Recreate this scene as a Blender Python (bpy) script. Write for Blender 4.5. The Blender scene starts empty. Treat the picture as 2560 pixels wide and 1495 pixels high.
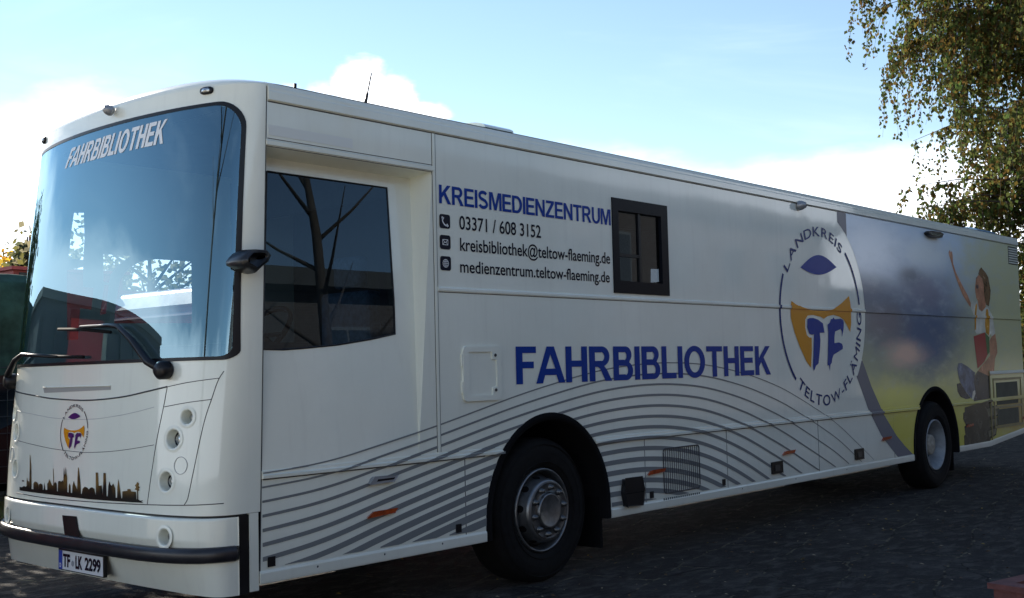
import bpy, bmesh, math, random
from mathutils import Vector, Matrix
from mathutils.geometry import tessellate_polygon

random.seed(7)
scene = bpy.context.scene
col = scene.collection
R = math.radians
PI = math.pi

# ------------------------------------------------------------------ camera
FPX, PW, PH = 2882.614, 2560.0, 1495.0
CAM = Vector((-3.8954, -5.3121, 1.5347))
YAW, PITCH, ROLL = 0.7197043, 0.0605859, -0.0238126
_f = Vector((math.cos(YAW) * math.cos(PITCH), math.sin(YAW) * math.cos(PITCH), math.sin(PITCH)))
_r = Vector((math.sin(YAW), -math.cos(YAW), 0))
_u = _r.cross(_f)
RV = math.cos(ROLL) * _r + math.sin(ROLL) * _u
UV = -math.sin(ROLL) * _r + math.cos(ROLL) * _u
cd = bpy.data.cameras.new('camera')
cam = bpy.data.objects.new('camera', cd)
col.objects.link(cam)
M = Matrix((RV, UV, -_f)).transposed().to_4x4()
M.translation = CAM
cam.matrix_world = M
cd.sensor_width = 36.0
cd.lens = 36.0 * FPX / PW
cd.clip_start = 0.05
cd.clip_end = 4000
scene.camera = cam

# ------------------------------------------------------------------ light
SUN_EL, SUN_AZ = R(27), R(83)          # azimuth counted from +X towards +Y
world = bpy.data.worlds.new('World')
scene.world = world
world.use_nodes = True
nt = world.node_tree
nt.nodes.clear()
def N(tree, t, **kw):
    n = tree.nodes.new(t)
    for k, v in kw.items():
        setattr(n, k, v)
    return n
def L(tree, a, b): tree.links.new(a, b)
def Mth(tree, op, a, b=None, c=None, clamp=False):
    n = N(tree, 'ShaderNodeMath', operation=op, use_clamp=clamp)
    for i, v in enumerate((a, b, c)):
        if v is None: continue
        if isinstance(v, (int, float)): n.inputs[i].default_value = v
        else: L(tree, v, n.inputs[i])
    return n.outputs[0]
def VMth(tree, op, a, b=None):
    n = N(tree, 'ShaderNodeVectorMath', operation=op)
    for i, v in enumerate((a, b)):
        if v is None: continue
        if isinstance(v, (tuple, list, Vector)): n.inputs[i].default_value = v
        else: L(tree, v, n.inputs[i])
    return n
def SStep(tree, v, lo, hi, a=0.0, b=1.0):
    n = N(tree, 'ShaderNodeMapRange', interpolation_type='SMOOTHSTEP')
    L(tree, v, n.inputs['Value'])
    n.inputs['From Min'].default_value = lo; n.inputs['From Max'].default_value = hi
    n.inputs['To Min'].default_value = a; n.inputs['To Max'].default_value = b
    return n.outputs[0]
def Noise(tree, vec, scale, detail=4, rough=.55, dist=0):
    n = N(tree, 'ShaderNodeTexNoise')
    if vec is not None: L(tree, vec, n.inputs['Vector'])
    n.inputs['Scale'].default_value = scale; n.inputs['Detail'].default_value = detail
    n.inputs['Roughness'].default_value = rough; n.inputs['Distortion'].default_value = dist
    return n.outputs['Fac']
def MixC(tree, fac, a, b):
    n = N(tree, 'ShaderNodeMix', data_type='RGBA')
    if isinstance(fac, (int, float)): n.inputs[0].default_value = fac
    else: L(tree, fac, n.inputs[0])
    for i, v in ((6, a), (7, b)):
        if isinstance(v, (tuple, list)): n.inputs[i].default_value = tuple(v) + ((1,) if len(v) == 3 else ())
        else: L(tree, v, n.inputs[i])
    return n.outputs[2]

def pxdir(x, y):
    d = RV * ((x - PW / 2) / FPX) - UV * ((y - PH / 2) / FPX) + _f
    return d.normalized()

SKY_STRENGTH = 0.095
sky = N(nt, 'ShaderNodeTexSky', sky_type='NISHITA')
sky.sun_disc = False
sky.sun_elevation = SUN_EL
sky.sun_rotation = R(90) - SUN_AZ
sky.air_density = 1.0; sky.dust_density = .0; sky.ozone_density = 1.0
tc = N(nt, 'ShaderNodeTexCoord')
dirv = VMth(nt, 'NORMALIZE', tc.outputs['Generated']).outputs[0]
sep = N(nt, 'ShaderNodeSeparateXYZ'); L(nt, dirv, sep.inputs[0])
elev = sep.outputs['Z']
sc1 = VMth(nt, 'MULTIPLY', dirv, (1, 1, 2.2)).outputs[0]
n1 = Noise(nt, sc1, 3.1, 6, .52, .2)
n2 = Noise(nt, sc1, 11.0, 5, .6)
edge = Mth(nt, 'ADD', Mth(nt, 'MULTIPLY', Mth(nt, 'SUBTRACT', n1, .5), .22), Mth(nt, 'MULTIPLY', Mth(nt, 'SUBTRACT', n2, .5), .05))
# low bank of cloud along the horizon, higher towards the sun, and one cumulus head above the roof
def dotdir(v):
    return VMth(nt, 'DOT_PRODUCT', dirv, tuple(v)).outputs['Value']
near_sun = dotdir((math.cos(SUN_AZ) , math.sin(SUN_AZ), 0.12))
thr = Mth(nt, 'ADD', .182, Mth(nt, 'MULTIPLY', SStep(nt, near_sun, .80, 1.0), .05))
bank = SStep(nt, Mth(nt, 'SUBTRACT', Mth(nt, 'ADD', thr, Mth(nt, 'MULTIPLY', edge, .8)), elev), -.012, .05)
def blob(px, py, rad, soft):
    d = VMth(nt, 'DISTANCE', dirv, tuple(pxdir(px, py))).outputs['Value']
    d = Mth(nt, 'ADD', d, Mth(nt, 'MULTIPLY', Mth(nt, 'SUBTRACT', n2, .5), .05))
    return SStep(nt, d, rad, rad - soft)
heads = [blob(905, 250, .034, .016), blob(985, 262, .030, .016), blob(810, 285, .030, .018), blob(1060, 305, .026, .018), blob(725, 270, .022, .022)]
cl = bank
for h in heads:
    cl = Mth(nt, 'MAXIMUM', cl, h)
wisp = Mth(nt, 'MULTIPLY', SStep(nt, Noise(nt, VMth(nt, 'MULTIPLY', dirv, (1.2, 1.2, 6)).outputs[0], 2.2, 5, .6, .6), .50, .78), .08)
cl = Mth(nt, 'MAXIMUM', cl, wisp)
skyc = MixC(nt, Mth(nt, 'MULTIPLY', cl, .92), sky.outputs[0], (11.5, 12.0, 12.8))
bg = N(nt, 'ShaderNodeBackground')
L(nt, skyc, bg.inputs['Color']); bg.inputs['Strength'].default_value = SKY_STRENGTH
wo = N(nt, 'ShaderNodeOutputWorld'); L(nt, bg.outputs[0], wo.inputs['Surface'])

sd = bpy.data.lights.new('sun', 'SUN'); sd.energy = 4.5; sd.angle = R(.5); sd.color = (1, .90, .76)
sun = bpy.data.objects.new('sun', sd); col.objects.link(sun)
sdir = Vector((math.cos(SUN_AZ) * math.cos(SUN_EL), math.sin(SUN_AZ) * math.cos(SUN_EL), math.sin(SUN_EL)))
sun.rotation_euler = sdir.to_track_quat('Z', 'Y').to_euler()
sun.location = sdir * 60

vs = scene.view_settings
vs.view_transform = 'Standard'; vs.look = 'None'; vs.gamma = 1; vs.use_curve_mapping = False
vs.exposure = 1.08
scene.cycles.max_bounces = 8
scene.cycles.transparent_max_bounces = 16
scene.cycles.caustics_reflective = False
scene.cycles.caustics_refractive = False
scene.cycles.sample_clamp_indirect = 6

# ------------------------------------------------------------------ photo pixel -> point on a real surface of the bus
W = 2.5
def ray(px, py):
    return CAM, RV * ((px - PW / 2) / FPX) - UV * ((py - PH / 2) / FPX) + _f
def P(px, py, y=0.0):                      # plane y = const
    C, d = ray(px, py); return C + d * ((y - C.y) / d.y)
def S(px, py, y=0.0):
    q = P(px, py, y); return (q.x, q.z)
def PZ(px, py, z=0.0):
    C, d = ray(px, py); return C + d * ((z - C.z) / d.z)
def tilt(z): return max(0.0, .18 * (z - 1.0) / 1.808)
def T(px, py):                             # tilted cab side
    C, d = ray(px, py); k = .18 / 1.808
    t = (-C.y + k * (C.z - 1.0)) / (d.y - k * d.z)
    q = C + d * t; return (q.x, q.z)
def seam_x(z): return .03 * (z - .38)
def fx(y, z):                              # bowed, raked front
    k = min(1, max(0, (z - .65) / 2.48))
    A = .41 - .09 * k
    n = 4 - 2.05 * min(1, max(0, (z - 1.0) / 2.13))
    t = min(1, abs(y - W / 2) / (W / 2))
    return seam_x(z) - A * (1 - t ** n) ** (1 / n)
def fn(y, z, e=.004):                      # outward normal of the front
    gy = (fx(min(W, y + e), z) - fx(max(0, y - e), z)) / (min(W, y + e) - max(0, y - e))
    gz = (fx(y, z + e) - fx(y, z - e)) / (2 * e)
    gy = max(-6, min(6, gy))
    return Vector((-1, gy, gz)).normalized()
def F(px, py):
    C, d = ray(px, py)
    def inside(q): return q.y >= 0 and q.x > fx(min(W, max(0, q.y)), q.z)
    t = 3.0
    while t < 11:
        q = C + d * t
        if q.y <= W and inside(q):
            a, b = t - .004, t
            for _ in range(30):
                m = (a + b) / 2
                if inside(C + d * m): b = m
                else: a = m
            q = C + d * b
            return (q.y, q.z)
        t += .004
    q = C + d * ((2.37 - C.y) / d.y)            # just past the far silhouette: take the rounded far corner
    return (2.37, q.z)
def on_front(y, z, off=0.0):
    return Vector((fx(y, z), y, z)) + fn(y, z) * off

# ------------------------------------------------------------------ materials
MATS = {}
def mat(name, base, rough=.5, metal=0.0, coat=0.0, spec=.5, var=0.0, vscale=6.0, bump=0.0, bscale=60, emit=None, trans=0.0):
    if name in MATS: return MATS[name]
    m = bpy.data.materials.new(name); m.use_nodes = True
    t = m.node_tree; b = t.nodes['Principled BSDF']
    b.inputs['Base Color'].default_value = tuple(base) + (1,)
    b.inputs['Roughness'].default_value = rough
    b.inputs['Metallic'].default_value = metal
    b.inputs['Coat Weight'].default_value = coat
    b.inputs['Coat Roughness'].default_value = .04
    b.inputs['Specular IOR Level'].default_value = spec
    tcn = N(t, 'ShaderNodeTexCoord')
    if var:
        nz = Noise(t, tcn.outputs['Object'], vscale, 5, .6)
        lo = tuple(max(0, c * (1 - var)) for c in base); hi = tuple(min(1, c * (1 + var)) for c in base)
        cc = MixC(t, SStep(t, nz, .3, .7), lo, hi)
        L(t, cc, b.inputs['Base Color'])
        rr = N(t, 'ShaderNodeMapRange'); L(t, nz, rr.inputs['Value'])
        rr.inputs['To Min'].default_value = max(0, rough - .08); rr.inputs['To Max'].default_value = min(1, rough + .08)
        L(t, rr.outputs[0], b.inputs['Roughness'])
    if bump:
        bn = N(t, 'ShaderNodeBump'); bn.inputs['Strength'].default_value = bump; bn.inputs['Distance'].default_value = .01
        L(t, Noise(t, tcn.outputs['Object'], bscale, 4), bn.inputs['Height']); L(t, bn.outputs[0], b.inputs['Normal'])
    if emit:
        b.inputs['Emission Color'].default_value = tuple(emit[:3]) + (1,); b.inputs['Emission Strength'].default_value = emit[3]
    MATS[name] = m
    return m

def glass(name, tint, refl=(1, 1, 1), f0=.05, rough=0.0):
    m = bpy.data.materials.new(name); m.use_nodes = True
    t = m.node_tree; t.nodes.clear()
    tr = N(t, 'ShaderNodeBsdfTransparent'); tr.inputs[0].default_value = tuple(tint) + (1,)
    gl = N(t, 'ShaderNodeBsdfGlossy'); gl.inputs['Color'].default_value = tuple(refl) + (1,); gl.inputs['Roughness'].default_value = rough
    lw = N(t, 'ShaderNodeLayerWeight'); lw.inputs['Blend'].default_value = .5
    fac = Mth(t, 'ADD', f0, Mth(t, 'MULTIPLY', Mth(t, 'POWER', lw.outputs['Facing'], 4.0), 1 - f0), clamp=True)
    mx = N(t, 'ShaderNodeMixShader'); L(t, fac, mx.inputs[0]); L(t, tr.outputs[0], mx.inputs[1]); L(t, gl.outputs[0], mx.inputs[2])
    o = N(t, 'ShaderNodeOutputMaterial'); L(t, mx.outputs[0], o.inputs[0])
    return m

def paint_material():
    m = bpy.data.materials.new('white_paint'); m.use_nodes = True
    t = m.node_tree; b = t.nodes['Principled BSDF']
    tcn = N(t, 'ShaderNodeTexCoord')
    nz = Noise(t, tcn.outputs['Object'], 1.3, 6, .6)
    st = Noise(t, VMth(t, 'MULTIPLY', tcn.outputs['Object'], (9, 9, .8)).outputs[0], 1.6, 5, .6)
    sp = N(t, 'ShaderNodeSeparateXYZ'); L(t, tcn.outputs['Object'], sp.inputs[0])
    road = SStep(t, Mth(t, 'ADD', sp.outputs['Z'], Mth(t, 'MULTIPLY', Mth(t, 'SUBTRACT', nz, .5), .25)), .75, .36)
    c = MixC(t, SStep(t, nz, .35, .7), (.77, .79, .70), (.825, .845, .755))
    c = MixC(t, Mth(t, 'MULTIPLY', SStep(t, st, .50, .75), .13), c, (.50, .49, .45))
    c = MixC(t, Mth(t, 'MULTIPLY', road, .18), c, (.36, .34, .30))
    L(t, c, b.inputs['Base Color'])
    b.inputs['Roughness'].default_value = .35; b.inputs['Specular IOR Level'].default_value = .25
    b.inputs['Coat Weight'].default_value = .9; b.inputs['Coat Roughness'].default_value = .06
    bn = N(t, 'ShaderNodeBump'); bn.inputs['Strength'].default_value = .05; bn.inputs['Distance'].default_value = .05
    L(t, Noise(t, tcn.outputs['Object'], 1.7, 2, .4), bn.inputs['Height']); L(t, bn.outputs[0], b.inputs['Coat Normal'])
    return m
WHITE = paint_material()
BLACK = mat('black_plastic', (.008, .008, .010), .35, spec=.3, var=.2)
RUBBER = mat('black_rubber', (.0065, .0065, .007), .8, spec=.2, var=.3, vscale=20, bump=.2)
LINER = mat('arch_liner', (.004, .004, .005), .9, spec=.15)
SEAM = mat('seam_gap', (.045, .047, .05), .7)
BLUE = mat('blue_vinyl', (.007, .042, .27), .25, spec=.14)
NAVY = mat('navy_vinyl', (.006, .028, .15), .25, spec=.14)
INK = mat('dark_vinyl', (.008, .010, .022), .22, spec=.25)
GREYV = mat('grey_vinyl', (.195, .21, .215), .22, spec=.25)
STRIPEV = mat('violet_grey_vinyl', (.17, .175, .21), .22, spec=.25)
ORANGE = mat('orange_vinyl', (.66, .27, .012), .22, spec=.25)
WHITEV = mat('white_vinyl', (.78, .79, .80), .4)
PURPLE = mat('purple_vinyl', (.075, .014, .13), .3, spec=.2)
AMBER = mat('amber_lens', (.34, .055, .010), .12, coat=1.0, var=.25, vscale=40)
CHROME = mat('bright_metal', (.75, .76, .78), .22, metal=1.0, var=.1)
STEEL = mat('wheel_steel', (.21, .22, .23), .38, metal=.85, var=.2, vscale=14)
GREYRIM = mat('painted_rim', (.30, .32, .34), .42, metal=.3, var=.15, vscale=10)
LENS = mat('lamp_lens', (.42, .44, .45), .06, coat=1.0, metal=.75, var=.5, vscale=70)
INTER = mat('cab_trim', (.06, .065, .07), .8, var=.2)
SEATM = mat('seat_fabric', (.10, .15, .20), .9, var=.3, vscale=30)
GLASS_F = glass('windscreen_glass', (.42, .56, .64), (.55, .84, 1.0), .24)
GLASS_S = glass('tinted_side_glass', (.22, .27, .33), (.66, .84, 1.0), .055)
GLASS_W = glass('small_window_glass', (.22, .25, .28), (.68, .84, 1.0), .055)

# ------------------------------------------------------------------ mesh helpers
def tag(o, label=None, cat=None, group=None, kind=None):
    if label: o['label'] = label
    if cat: o['category'] = cat
    if group: o['group'] = group
    if kind: o['kind'] = kind
    return o
def mk(name, verts, faces, m, parent=None, smooth=False, loc=None):
    me = bpy.data.meshes.new(name)
    me.from_pydata([tuple(v) for v in verts], [], faces)
    me.validate(); me.update()
    ms = m if isinstance(m, (list, tuple)) else [m]
    for x in ms: me.materials.append(x)
    if smooth:
        me.polygons.foreach_set('use_smooth', [True] * len(me.polygons))
    o = bpy.data.objects.new(name, me); col.objects.link(o)
    if parent is not None: o.parent = parent
    if loc is not None: o.location = loc
    return o
def empty(name, loc=(0, 0, 0), rz=0):
    o = bpy.data.objects.new(name, None); col.objects.link(o)
    o.location = loc; o.rotation_euler = (0, 0, rz); o.empty_display_size = .2
    return o
class MB:
    def __init__(s): s.v = []; s.f = []
    def add(s, v, f):
        k = len(s.v); s.v += [Vector(x) for x in v]; s.f += [tuple(i + k for i in q) for q in f]; return s
    def box(s, x0, x1, y0, y1, z0, z1):
        v = [(x, y, z) for x in (x0, x1) for y in (y0, y1) for z in (z0, z1)]
        return s.add(v, [(0, 1, 3, 2), (4, 6, 7, 5), (0, 4, 5, 1), (2, 3, 7, 6), (0, 2, 6, 4), (1, 5, 7, 3)])
    def prism(s, prof, x0, x1, caps=True):   # profile (y,z) along X
        n = len(prof)
        v = [(x0, y, z) for y, z in prof] + [(x1, y, z) for y, z in prof]
        f = [(i, (i + 1) % n, n + (i + 1) % n, n + i) for i in range(n)]
        if caps: f += [tuple(range(n))[::-1], tuple(range(n, 2 * n))]
        return s.add(v, f)
    def tube(s, pts, rad, seg=8, caps=True, flat=1.0):
        pts = [Vector(p) for p in pts]; n = len(pts)
        rr = rad if isinstance(rad, (list, tuple)) else [rad] * n
        v = []; f = []
        up = Vector((0, 0, 1))
        for i, p in enumerate(pts):
            t = (pts[min(n - 1, i + 1)] - pts[max(0, i - 1)]).normalized()
            a = t.cross(up)
            if a.length < .05: a = t.cross(Vector((1, 0, 0)))
            a.normalize(); b = t.cross(a).normalized()
            for k in range(seg):
                q = 2 * PI * k / seg
                v.append(p + a * math.cos(q) * rr[i] + b * math.sin(q) * rr[i] * flat)
        for i in range(n - 1):
            for k in range(seg):
                f.append((i * seg + k, i * seg + (k + 1) % seg, (i + 1) * seg + (k + 1) % seg, (i + 1) * seg + k))
        if caps: f += [tuple(range(seg))[::-1], tuple((n - 1) * seg + k for k in range(seg))]
        return s.add(v, f)
    def lathe(s, prof, seg=48, c=(0, 0, 0)):   # profile (r, y), axis along Y
        n = len(prof); v = []; f = []
        for k in range(seg):
            a = 2 * PI * k / seg
            for r, y in prof: v.append((c[0] + r * math.cos(a), c[1] + y, c[2] + r * math.sin(a)))
        for k in range(seg):
            k2 = (k + 1) % seg
            for i in range(n - 1): f.append((k * n + i, k * n + i + 1, k2 * n + i + 1, k2 * n + i))
        return s.add(v, f)
    def build(s, name, m, parent=None, smooth=False, loc=None):
        return mk(name, s.v, s.f, m, parent, smooth, loc)

def fill(polys):
    """polygon with holes -> verts2d, triangles"""
    vv = [p for pl in polys for p in pl]
    tris = tessellate_polygon([[Vector((p[0], p[1], 0)) for p in pl] for pl in polys])
    return vv, [tuple(t) for t in tris]
def rail_y(z):
    if .957 < z < 1.004: return -.022 if z < .979 else -.010
    if 2.051 < z < 2.084: return -.013
    return 0.0
CUTS = (.9565, .9575, .979, .980, 1.0035, 1.0045, 2.0505, 2.0515, 2.0835, 2.0845)
def side_decal(name, shapes, m, parent, off=.003, rails=True, yf=None):
    """flat vinyl on the near side: list of [outer, hole, ...] in (X, z); it follows the rub rails"""
    bm = bmesh.new()
    for polys in shapes:
        v, tr = fill(polys)
        bv = [bm.verts.new((p[0], 0, p[1])) for p in v]
        for t in tr:
            try: bm.faces.new([bv[i] for i in t])
            except ValueError: pass
    zs = [v.co.z for v in bm.verts]
    if rails:
        for c in CUTS:
            if min(zs) < c < max(zs):
                bmesh.ops.bisect_plane(bm, geom=bm.verts[:] + bm.edges[:] + bm.faces[:], plane_co=(0, 0, c), plane_no=(0, 0, 1))
    for v in bm.verts:
        v.co.y = (yf(v.co.z) if yf else (rail_y(v.co.z) if rails else 0)) - off
    bmesh.ops.recalc_face_normals(bm, faces=bm.faces[:])
    for f in bm.faces:
        if f.normal.y > 0: f.normal_flip()
    me = bpy.data.meshes.new(name); bm.to_mesh(me); bm.free(); me.materials.append(m)
    o = bpy.data.objects.new(name, me); col.objects.link(o); o.parent = parent
    return o
def front_decal(name, shapes, m, parent, off=.003, cuts=True):
    """flat print on the bowed front: shapes in (y, z)"""
    bm = bmesh.new()
    for polys in shapes:
        v, tr = fill(polys)
        bv = [bm.verts.new((0, p[0], p[1])) for p in v]
        for t in tr:
            try: bm.faces.new([bv[i] for i in t])
            except ValueError: pass
    ys = [v.co.y for v in bm.verts]
    c = math.floor(min(ys) / .05) * .05
    while cuts and c < max(ys):
        if min(ys) < c: bmesh.ops.bisect_plane(bm, geom=bm.verts[:] + bm.edges[:] + bm.faces[:], plane_co=(0, c, 0), plane_no=(0, 1, 0))
        c += .05
    for v in bm.verts: v.co = on_front(v.co.y, v.co.z, off)
    for f in bm.faces:
        f.normal_update()
        if f.normal.x > 0: f.normal_flip()
    me = bpy.data.meshes.new(name); bm.to_mesh(me); bm.free(); me.materials.append(m)
    o = bpy.data.objects.new(name, me); col.objects.link(o); o.parent = parent
    return o

# ------------------------------------------------------------------ lettering
def arc(cx, cy, rx, ry, a0, a1, n=12):
    return [(cx + rx * math.cos(R(a0 + (a1 - a0) * i / n)), cy + ry * math.sin(R(a0 + (a1 - a0) * i / n))) for i in range(n + 1)]
def thick(path, w):
    n = len(path); l = []; r = []
    for i, p in enumerate(path):
        a = path[max(0, i - 1)]; b = path[min(n - 1, i + 1)]
        dx, dy = b[0] - a[0], b[1] - a[1]; d = math.hypot(dx, dy) or 1
        nx, ny = -dy / d * w / 2, dx / d * w / 2
        l.append((p[0] + nx, p[1] + ny)); r.append((p[0] - nx, p[1] - ny))
    return l + r[::-1]
def glyphs(v=.20, h=.165):
    G = {}
    G['I'] = (v, [[[(0, 0), (v, 0), (v, 1), (0, 1)]]])
    G['L'] = (.64, [[[(0, 0), (.64, 0), (.64, h), (v, h), (v, 1), (0, 1)]]])
    G['T'] = (.78, [[[(.39 - v / 2, 0), (.39 + v / 2, 0), (.39 + v / 2, 1 - h), (.78, 1 - h), (.78, 1), (0, 1), (0, 1 - h), (.39 - v / 2, 1 - h)]]])
    G['F'] = (.66, [[[(0, 0), (v, 0), (v, .42), (.58, .42), (.58, .42 + h), (v, .42 + h), (v, 1 - h), (.66, 1 - h), (.66, 1), (0, 1)]]])
    G['E'] = (.72, [[[(0, 0), (.72, 0), (.72, h), (v, h), (v, .43), (.66, .43), (.66, .43 + h), (v, .43 + h), (v, 1 - h), (.70, 1 - h), (.70, 1), (0, 1)]]])
    G['H'] = (.78, [[[(0, 0), (v, 0), (v, .43), (.78 - v, .43), (.78 - v, 0), (.78, 0), (.78, 1), (.78 - v, 1), (.78 - v, .43 + h), (v, .43 + h), (v, 1), (0, 1)]]])
    s = v * 1.07
    G['A'] = (1.0, [[[(0, 0), (s, 0), (s + .075, .22), (1 - s - .075, .22), (1 - s, 0), (1, 0), (.5 + s / 2 + .01, 1), (.5 - s / 2 - .01, 1)], [(.345 - .2 * (v - .2), .22 + h), (.655 + .2 * (v - .2), .22 + h), (.5, .78)]]])
    G['K'] = (.86, [[[(0, 0), (v, 0), (v, .30), (.33, .45), (.61, 0), (.86, 0), (.47, .61), (.84, 1), (.58, 1), (v, .58), (v, 1), (0, 1)]]])
    G['M'] = (.98, [[[(0, 0), (.9 * v, 0), (.9 * v, .76), (.40, 0), (.58, 0), (.98 - .9 * v, .76), (.98 - .9 * v, 0), (.98, 0), (.98, 1), (.70, 1), (.49, .32), (.28, 1), (0, 1)]]])
    G['N'] = (.80, [[[(0, 0), (.95 * v, 0), (.95 * v, .66), (.6, 0), (.8, 0), (.8, 1), (.8 - .95 * v, 1), (.8 - .95 * v, .35), (.20, 1), (0, 1)]]])
    G['Z'] = (.76, [[[(0, 0), (.76, 0), (.76, h), (.26, h), (.75, 1 - h), (.75, 1), (.05, 1), (.05, 1 - h), (.49, 1 - h), (0, h)]]])
    G['O'] = (.98, [[arc(.49, .5, .49, .515, 0, 360, 36)[:-1], arc(.49, .5, .49 - v * 1.05, .515 - h, 0, -360, 36)[:-1]]])
    G['D'] = (.82, [[[(0, 0), (.36, 0)] + arc(.36, .5, .46, .5, -84, 84, 18) + [(.36, 1), (0, 1)], [(v, h), (v, 1 - h), (.35, 1 - h)] + arc(.35, .5, .46 - v, .5 - h, 84, -84, 16) + [(.35, h)]]])
    G['U'] = (.78, [[[(0, 1), (0, .38)] + arc(.39, .38, .39, .395, 180, 360, 18) + [(.78, 1), (.78 - v, 1), (.78 - v, .40)] + arc(.39, .40, .39 - v, .25, 360, 180, 16) + [(v, 1)]]])
    G['B'] = (.78, [[[(0, 0), (.50, 0)] + arc(.50, .28, .28, .28, -84, 62, 14) + arc(.48, .755, .25, .245, -42, 84, 12) + [(.48, 1), (0, 1)],
                    [(v, h), (v, .43), (.46, .43)] + arc(.47, .29, .11, .14, 80, -80, 10) + [(.46, h)],
                    [(v, .43 + h), (v, 1 - h), (.42, 1 - h)] + arc(.43, .715, .10, .12, 80, -80, 10) + [(.42, .43 + h)]]])
    G['R'] = (.84, [[[(0, 0), (v, 0), (v, .41), (.32, .41), (.40, .36), (.60, 0), (.85, 0), (.67, .31), (.56, .43)] + arc(.48, .715, .29, .285, -62, 86, 14) + [(.48, 1), (0, 1)],
                    [(v, .41 + h), (v, 1 - h), (.44, 1 - h)] + arc(.45, .705, .12, .13, 80, -80, 10) + [(.44, .41 + h)]]])
    sp = arc(.37, .735, .27, .19, 25, 205, 14) + [(.16, .60), (.26, .545), (.40, .505), (.53, .455)] + arc(.37, .27, .28, .19, 48, -165, 16)
    G['S'] = (.76, [[thick(sp, (v + h) / 2)]])
    return G
GB = glyphs(.215, .175)
GM = glyphs(.20, .16)
def lettering_shapes(text, G, gap=.13, narrow=None):
    x = 0; out = []
    for i_, ch in enumerate(text):
        if ch == ' ': x += .35; continue
        if ch == 'A' and i_ and text[i_ - 1] == 'F': x -= .09
        w, sh = G[ch]
        out += [[[(x + a, b) for a, b in pl] for pl in polys] for polys in sh]
        g = gap * (.35 if ch in 'A' else 1)
        x += w + g
    return out, x - gap
def fit(shapes, w, quad):
    """map shapes (0..w, 0..1) into quad bl, br, tr, tl"""
    bl, br, tr, tl = quad
    def q(p):
        u, v = p[0] / w, p[1]
        return tuple((bl[i] * (1 - u) + br[i] * u) * (1 - v) + (tl[i] * (1 - u) + tr[i] * u) * v for i in (0, 1))
    return [[[q(p) for p in pl] for pl in polys] for polys in shapes]

def text_tris(s, offset=0.0):
    """Blender's own text object -> triangles in text units"""
    c = bpy.data.curves.new('text', 'FONT'); c.body = s; c.offset = offset; c.resolution_u = 6
    o = bpy.data.objects.new('text', c); col.objects.link(o)
    dg = bpy.context.evaluated_depsgraph_get()
    me = bpy.data.meshes.new_from_object(o.evaluated_get(dg))
    me.calc_loop_triangles()
    vs_ = [(v.co.x, v.co.y) for v in me.vertices]
    tr = [tuple(t.vertices) for t in me.loop_triangles]
    bpy.data.objects.remove(o); bpy.data.curves.remove(c); bpy.data.meshes.remove(me)
    return vs_, tr
def side_text(name, s, quad, m, parent, offset=.006, off=.003, caps_only=False):
    """text fitted between the left and right pixel ends: quad = (x0, x1, base z, cap z) on the side"""
    v, tr = text_tris(s, offset)
    x0 = min(p[0] for p in v); x1 = max(p[0] for p in v)
    cap = .69
    X0, X1, zb, zc = quad
    vv = [(X0 + (p[0] - x0) / (x1 - x0) * (X1 - X0), -off, zb + p[1] / cap * (zc - zb)) for p in v]
    return mk(name, vv, [t if True else t for t in tr], m, parent)

# ------------------------------------------------------------------ THE BUS
bus = empty('mobile_library_bus')
tag(bus, 'long white mobile library bus with blue lettering, grey swoosh lines and a rear mural', 'bus')
REAR = 13.0
AR = [(2.547, .50, .69, .706), (9.748, .50, .69, .702)]      # arches: centre x, z, half width, half height
def arch_pts(a, z0, n=40, grow=0.0):
    cx_, cz, rx, rz = a; rx += grow; rz += grow
    pts = []
    s = max(-1, min(1, (z0 - cz) / rz))
    if z0 <= cz: pts.append((cx_ - rx, z0)); a0 = 180
    else: a0 = 180 - math.degrees(math.asin(s))
    for i in range(n + 1):
        q = R(a0 + ((180 - a0) - a0) * i / n)
        pts.append((cx_ + rx * math.cos(q), cz + rz * math.sin(q)))
    if z0 <= cz: pts.append((cx_ + rx, z0))
    return pts
# main side panel
WIN = [(3.380, 2.120), (4.128, 2.120), (4.128, 2.846), (3.380, 2.846)]
Z0, ZG = .957, 3.10
outer = [(1.40, ZG), (1.40, Z0)] + arch_pts(AR[0], Z0) + arch_pts(AR[1], Z0) + [(REAR, Z0), (REAR, ZG)]
v, tr = fill([outer, WIN])
b = MB(); b.add([(x, 0, z) for x, z in v], tr)
# skirt
zb = .388
sk = [(seam_x(zb), zb)] + arch_pts(AR[0], zb) + [(9.058, zb)] + [(9.058, Z0)] + arch_pts(AR[0], Z0)[::-1] + [(seam_x(Z0), Z0)]
def skirt(x0, x1, z_lo, z_hi, a_left=None, a_right=None):
    pass
left = [(seam_x(zb), zb), (AR[0][0] - AR[0][2], zb)] + [p for p in arch_pts(AR[0], zb) if p[0] < AR[0][0] and p[1] < Z0][1:] + [arch_pts(AR[0], Z0)[0], (seam_x(Z0), Z0)]
v, tr = fill([left]); b.add([(x, 0, z) for x, z in v], tr)
mid = [arch_pts(AR[0], Z0)[-1]] + [p for p in arch_pts(AR[0], zb) if p[0] > AR[0][0] and p[1] < Z0] + [p for p in arch_pts(AR[1], zb) if p[0] < AR[1][0] and p[1] < Z0] + [arch_pts(AR[1], Z0)[0]]
v, tr = fill([mid]); b.add([(x, 0, z) for x, z in v], tr)
rearp = [arch_pts(AR[1], Z0)[-1]] + [p for p in arch_pts(AR[1], zb) if p[0] > AR[1][0] and p[1] < Z0] + [(11.55, .388), (REAR, .49), (REAR, Z0)]
v, tr = fill([rearp]); b.add([(x, 0, z) for x, z in v], tr)
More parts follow.
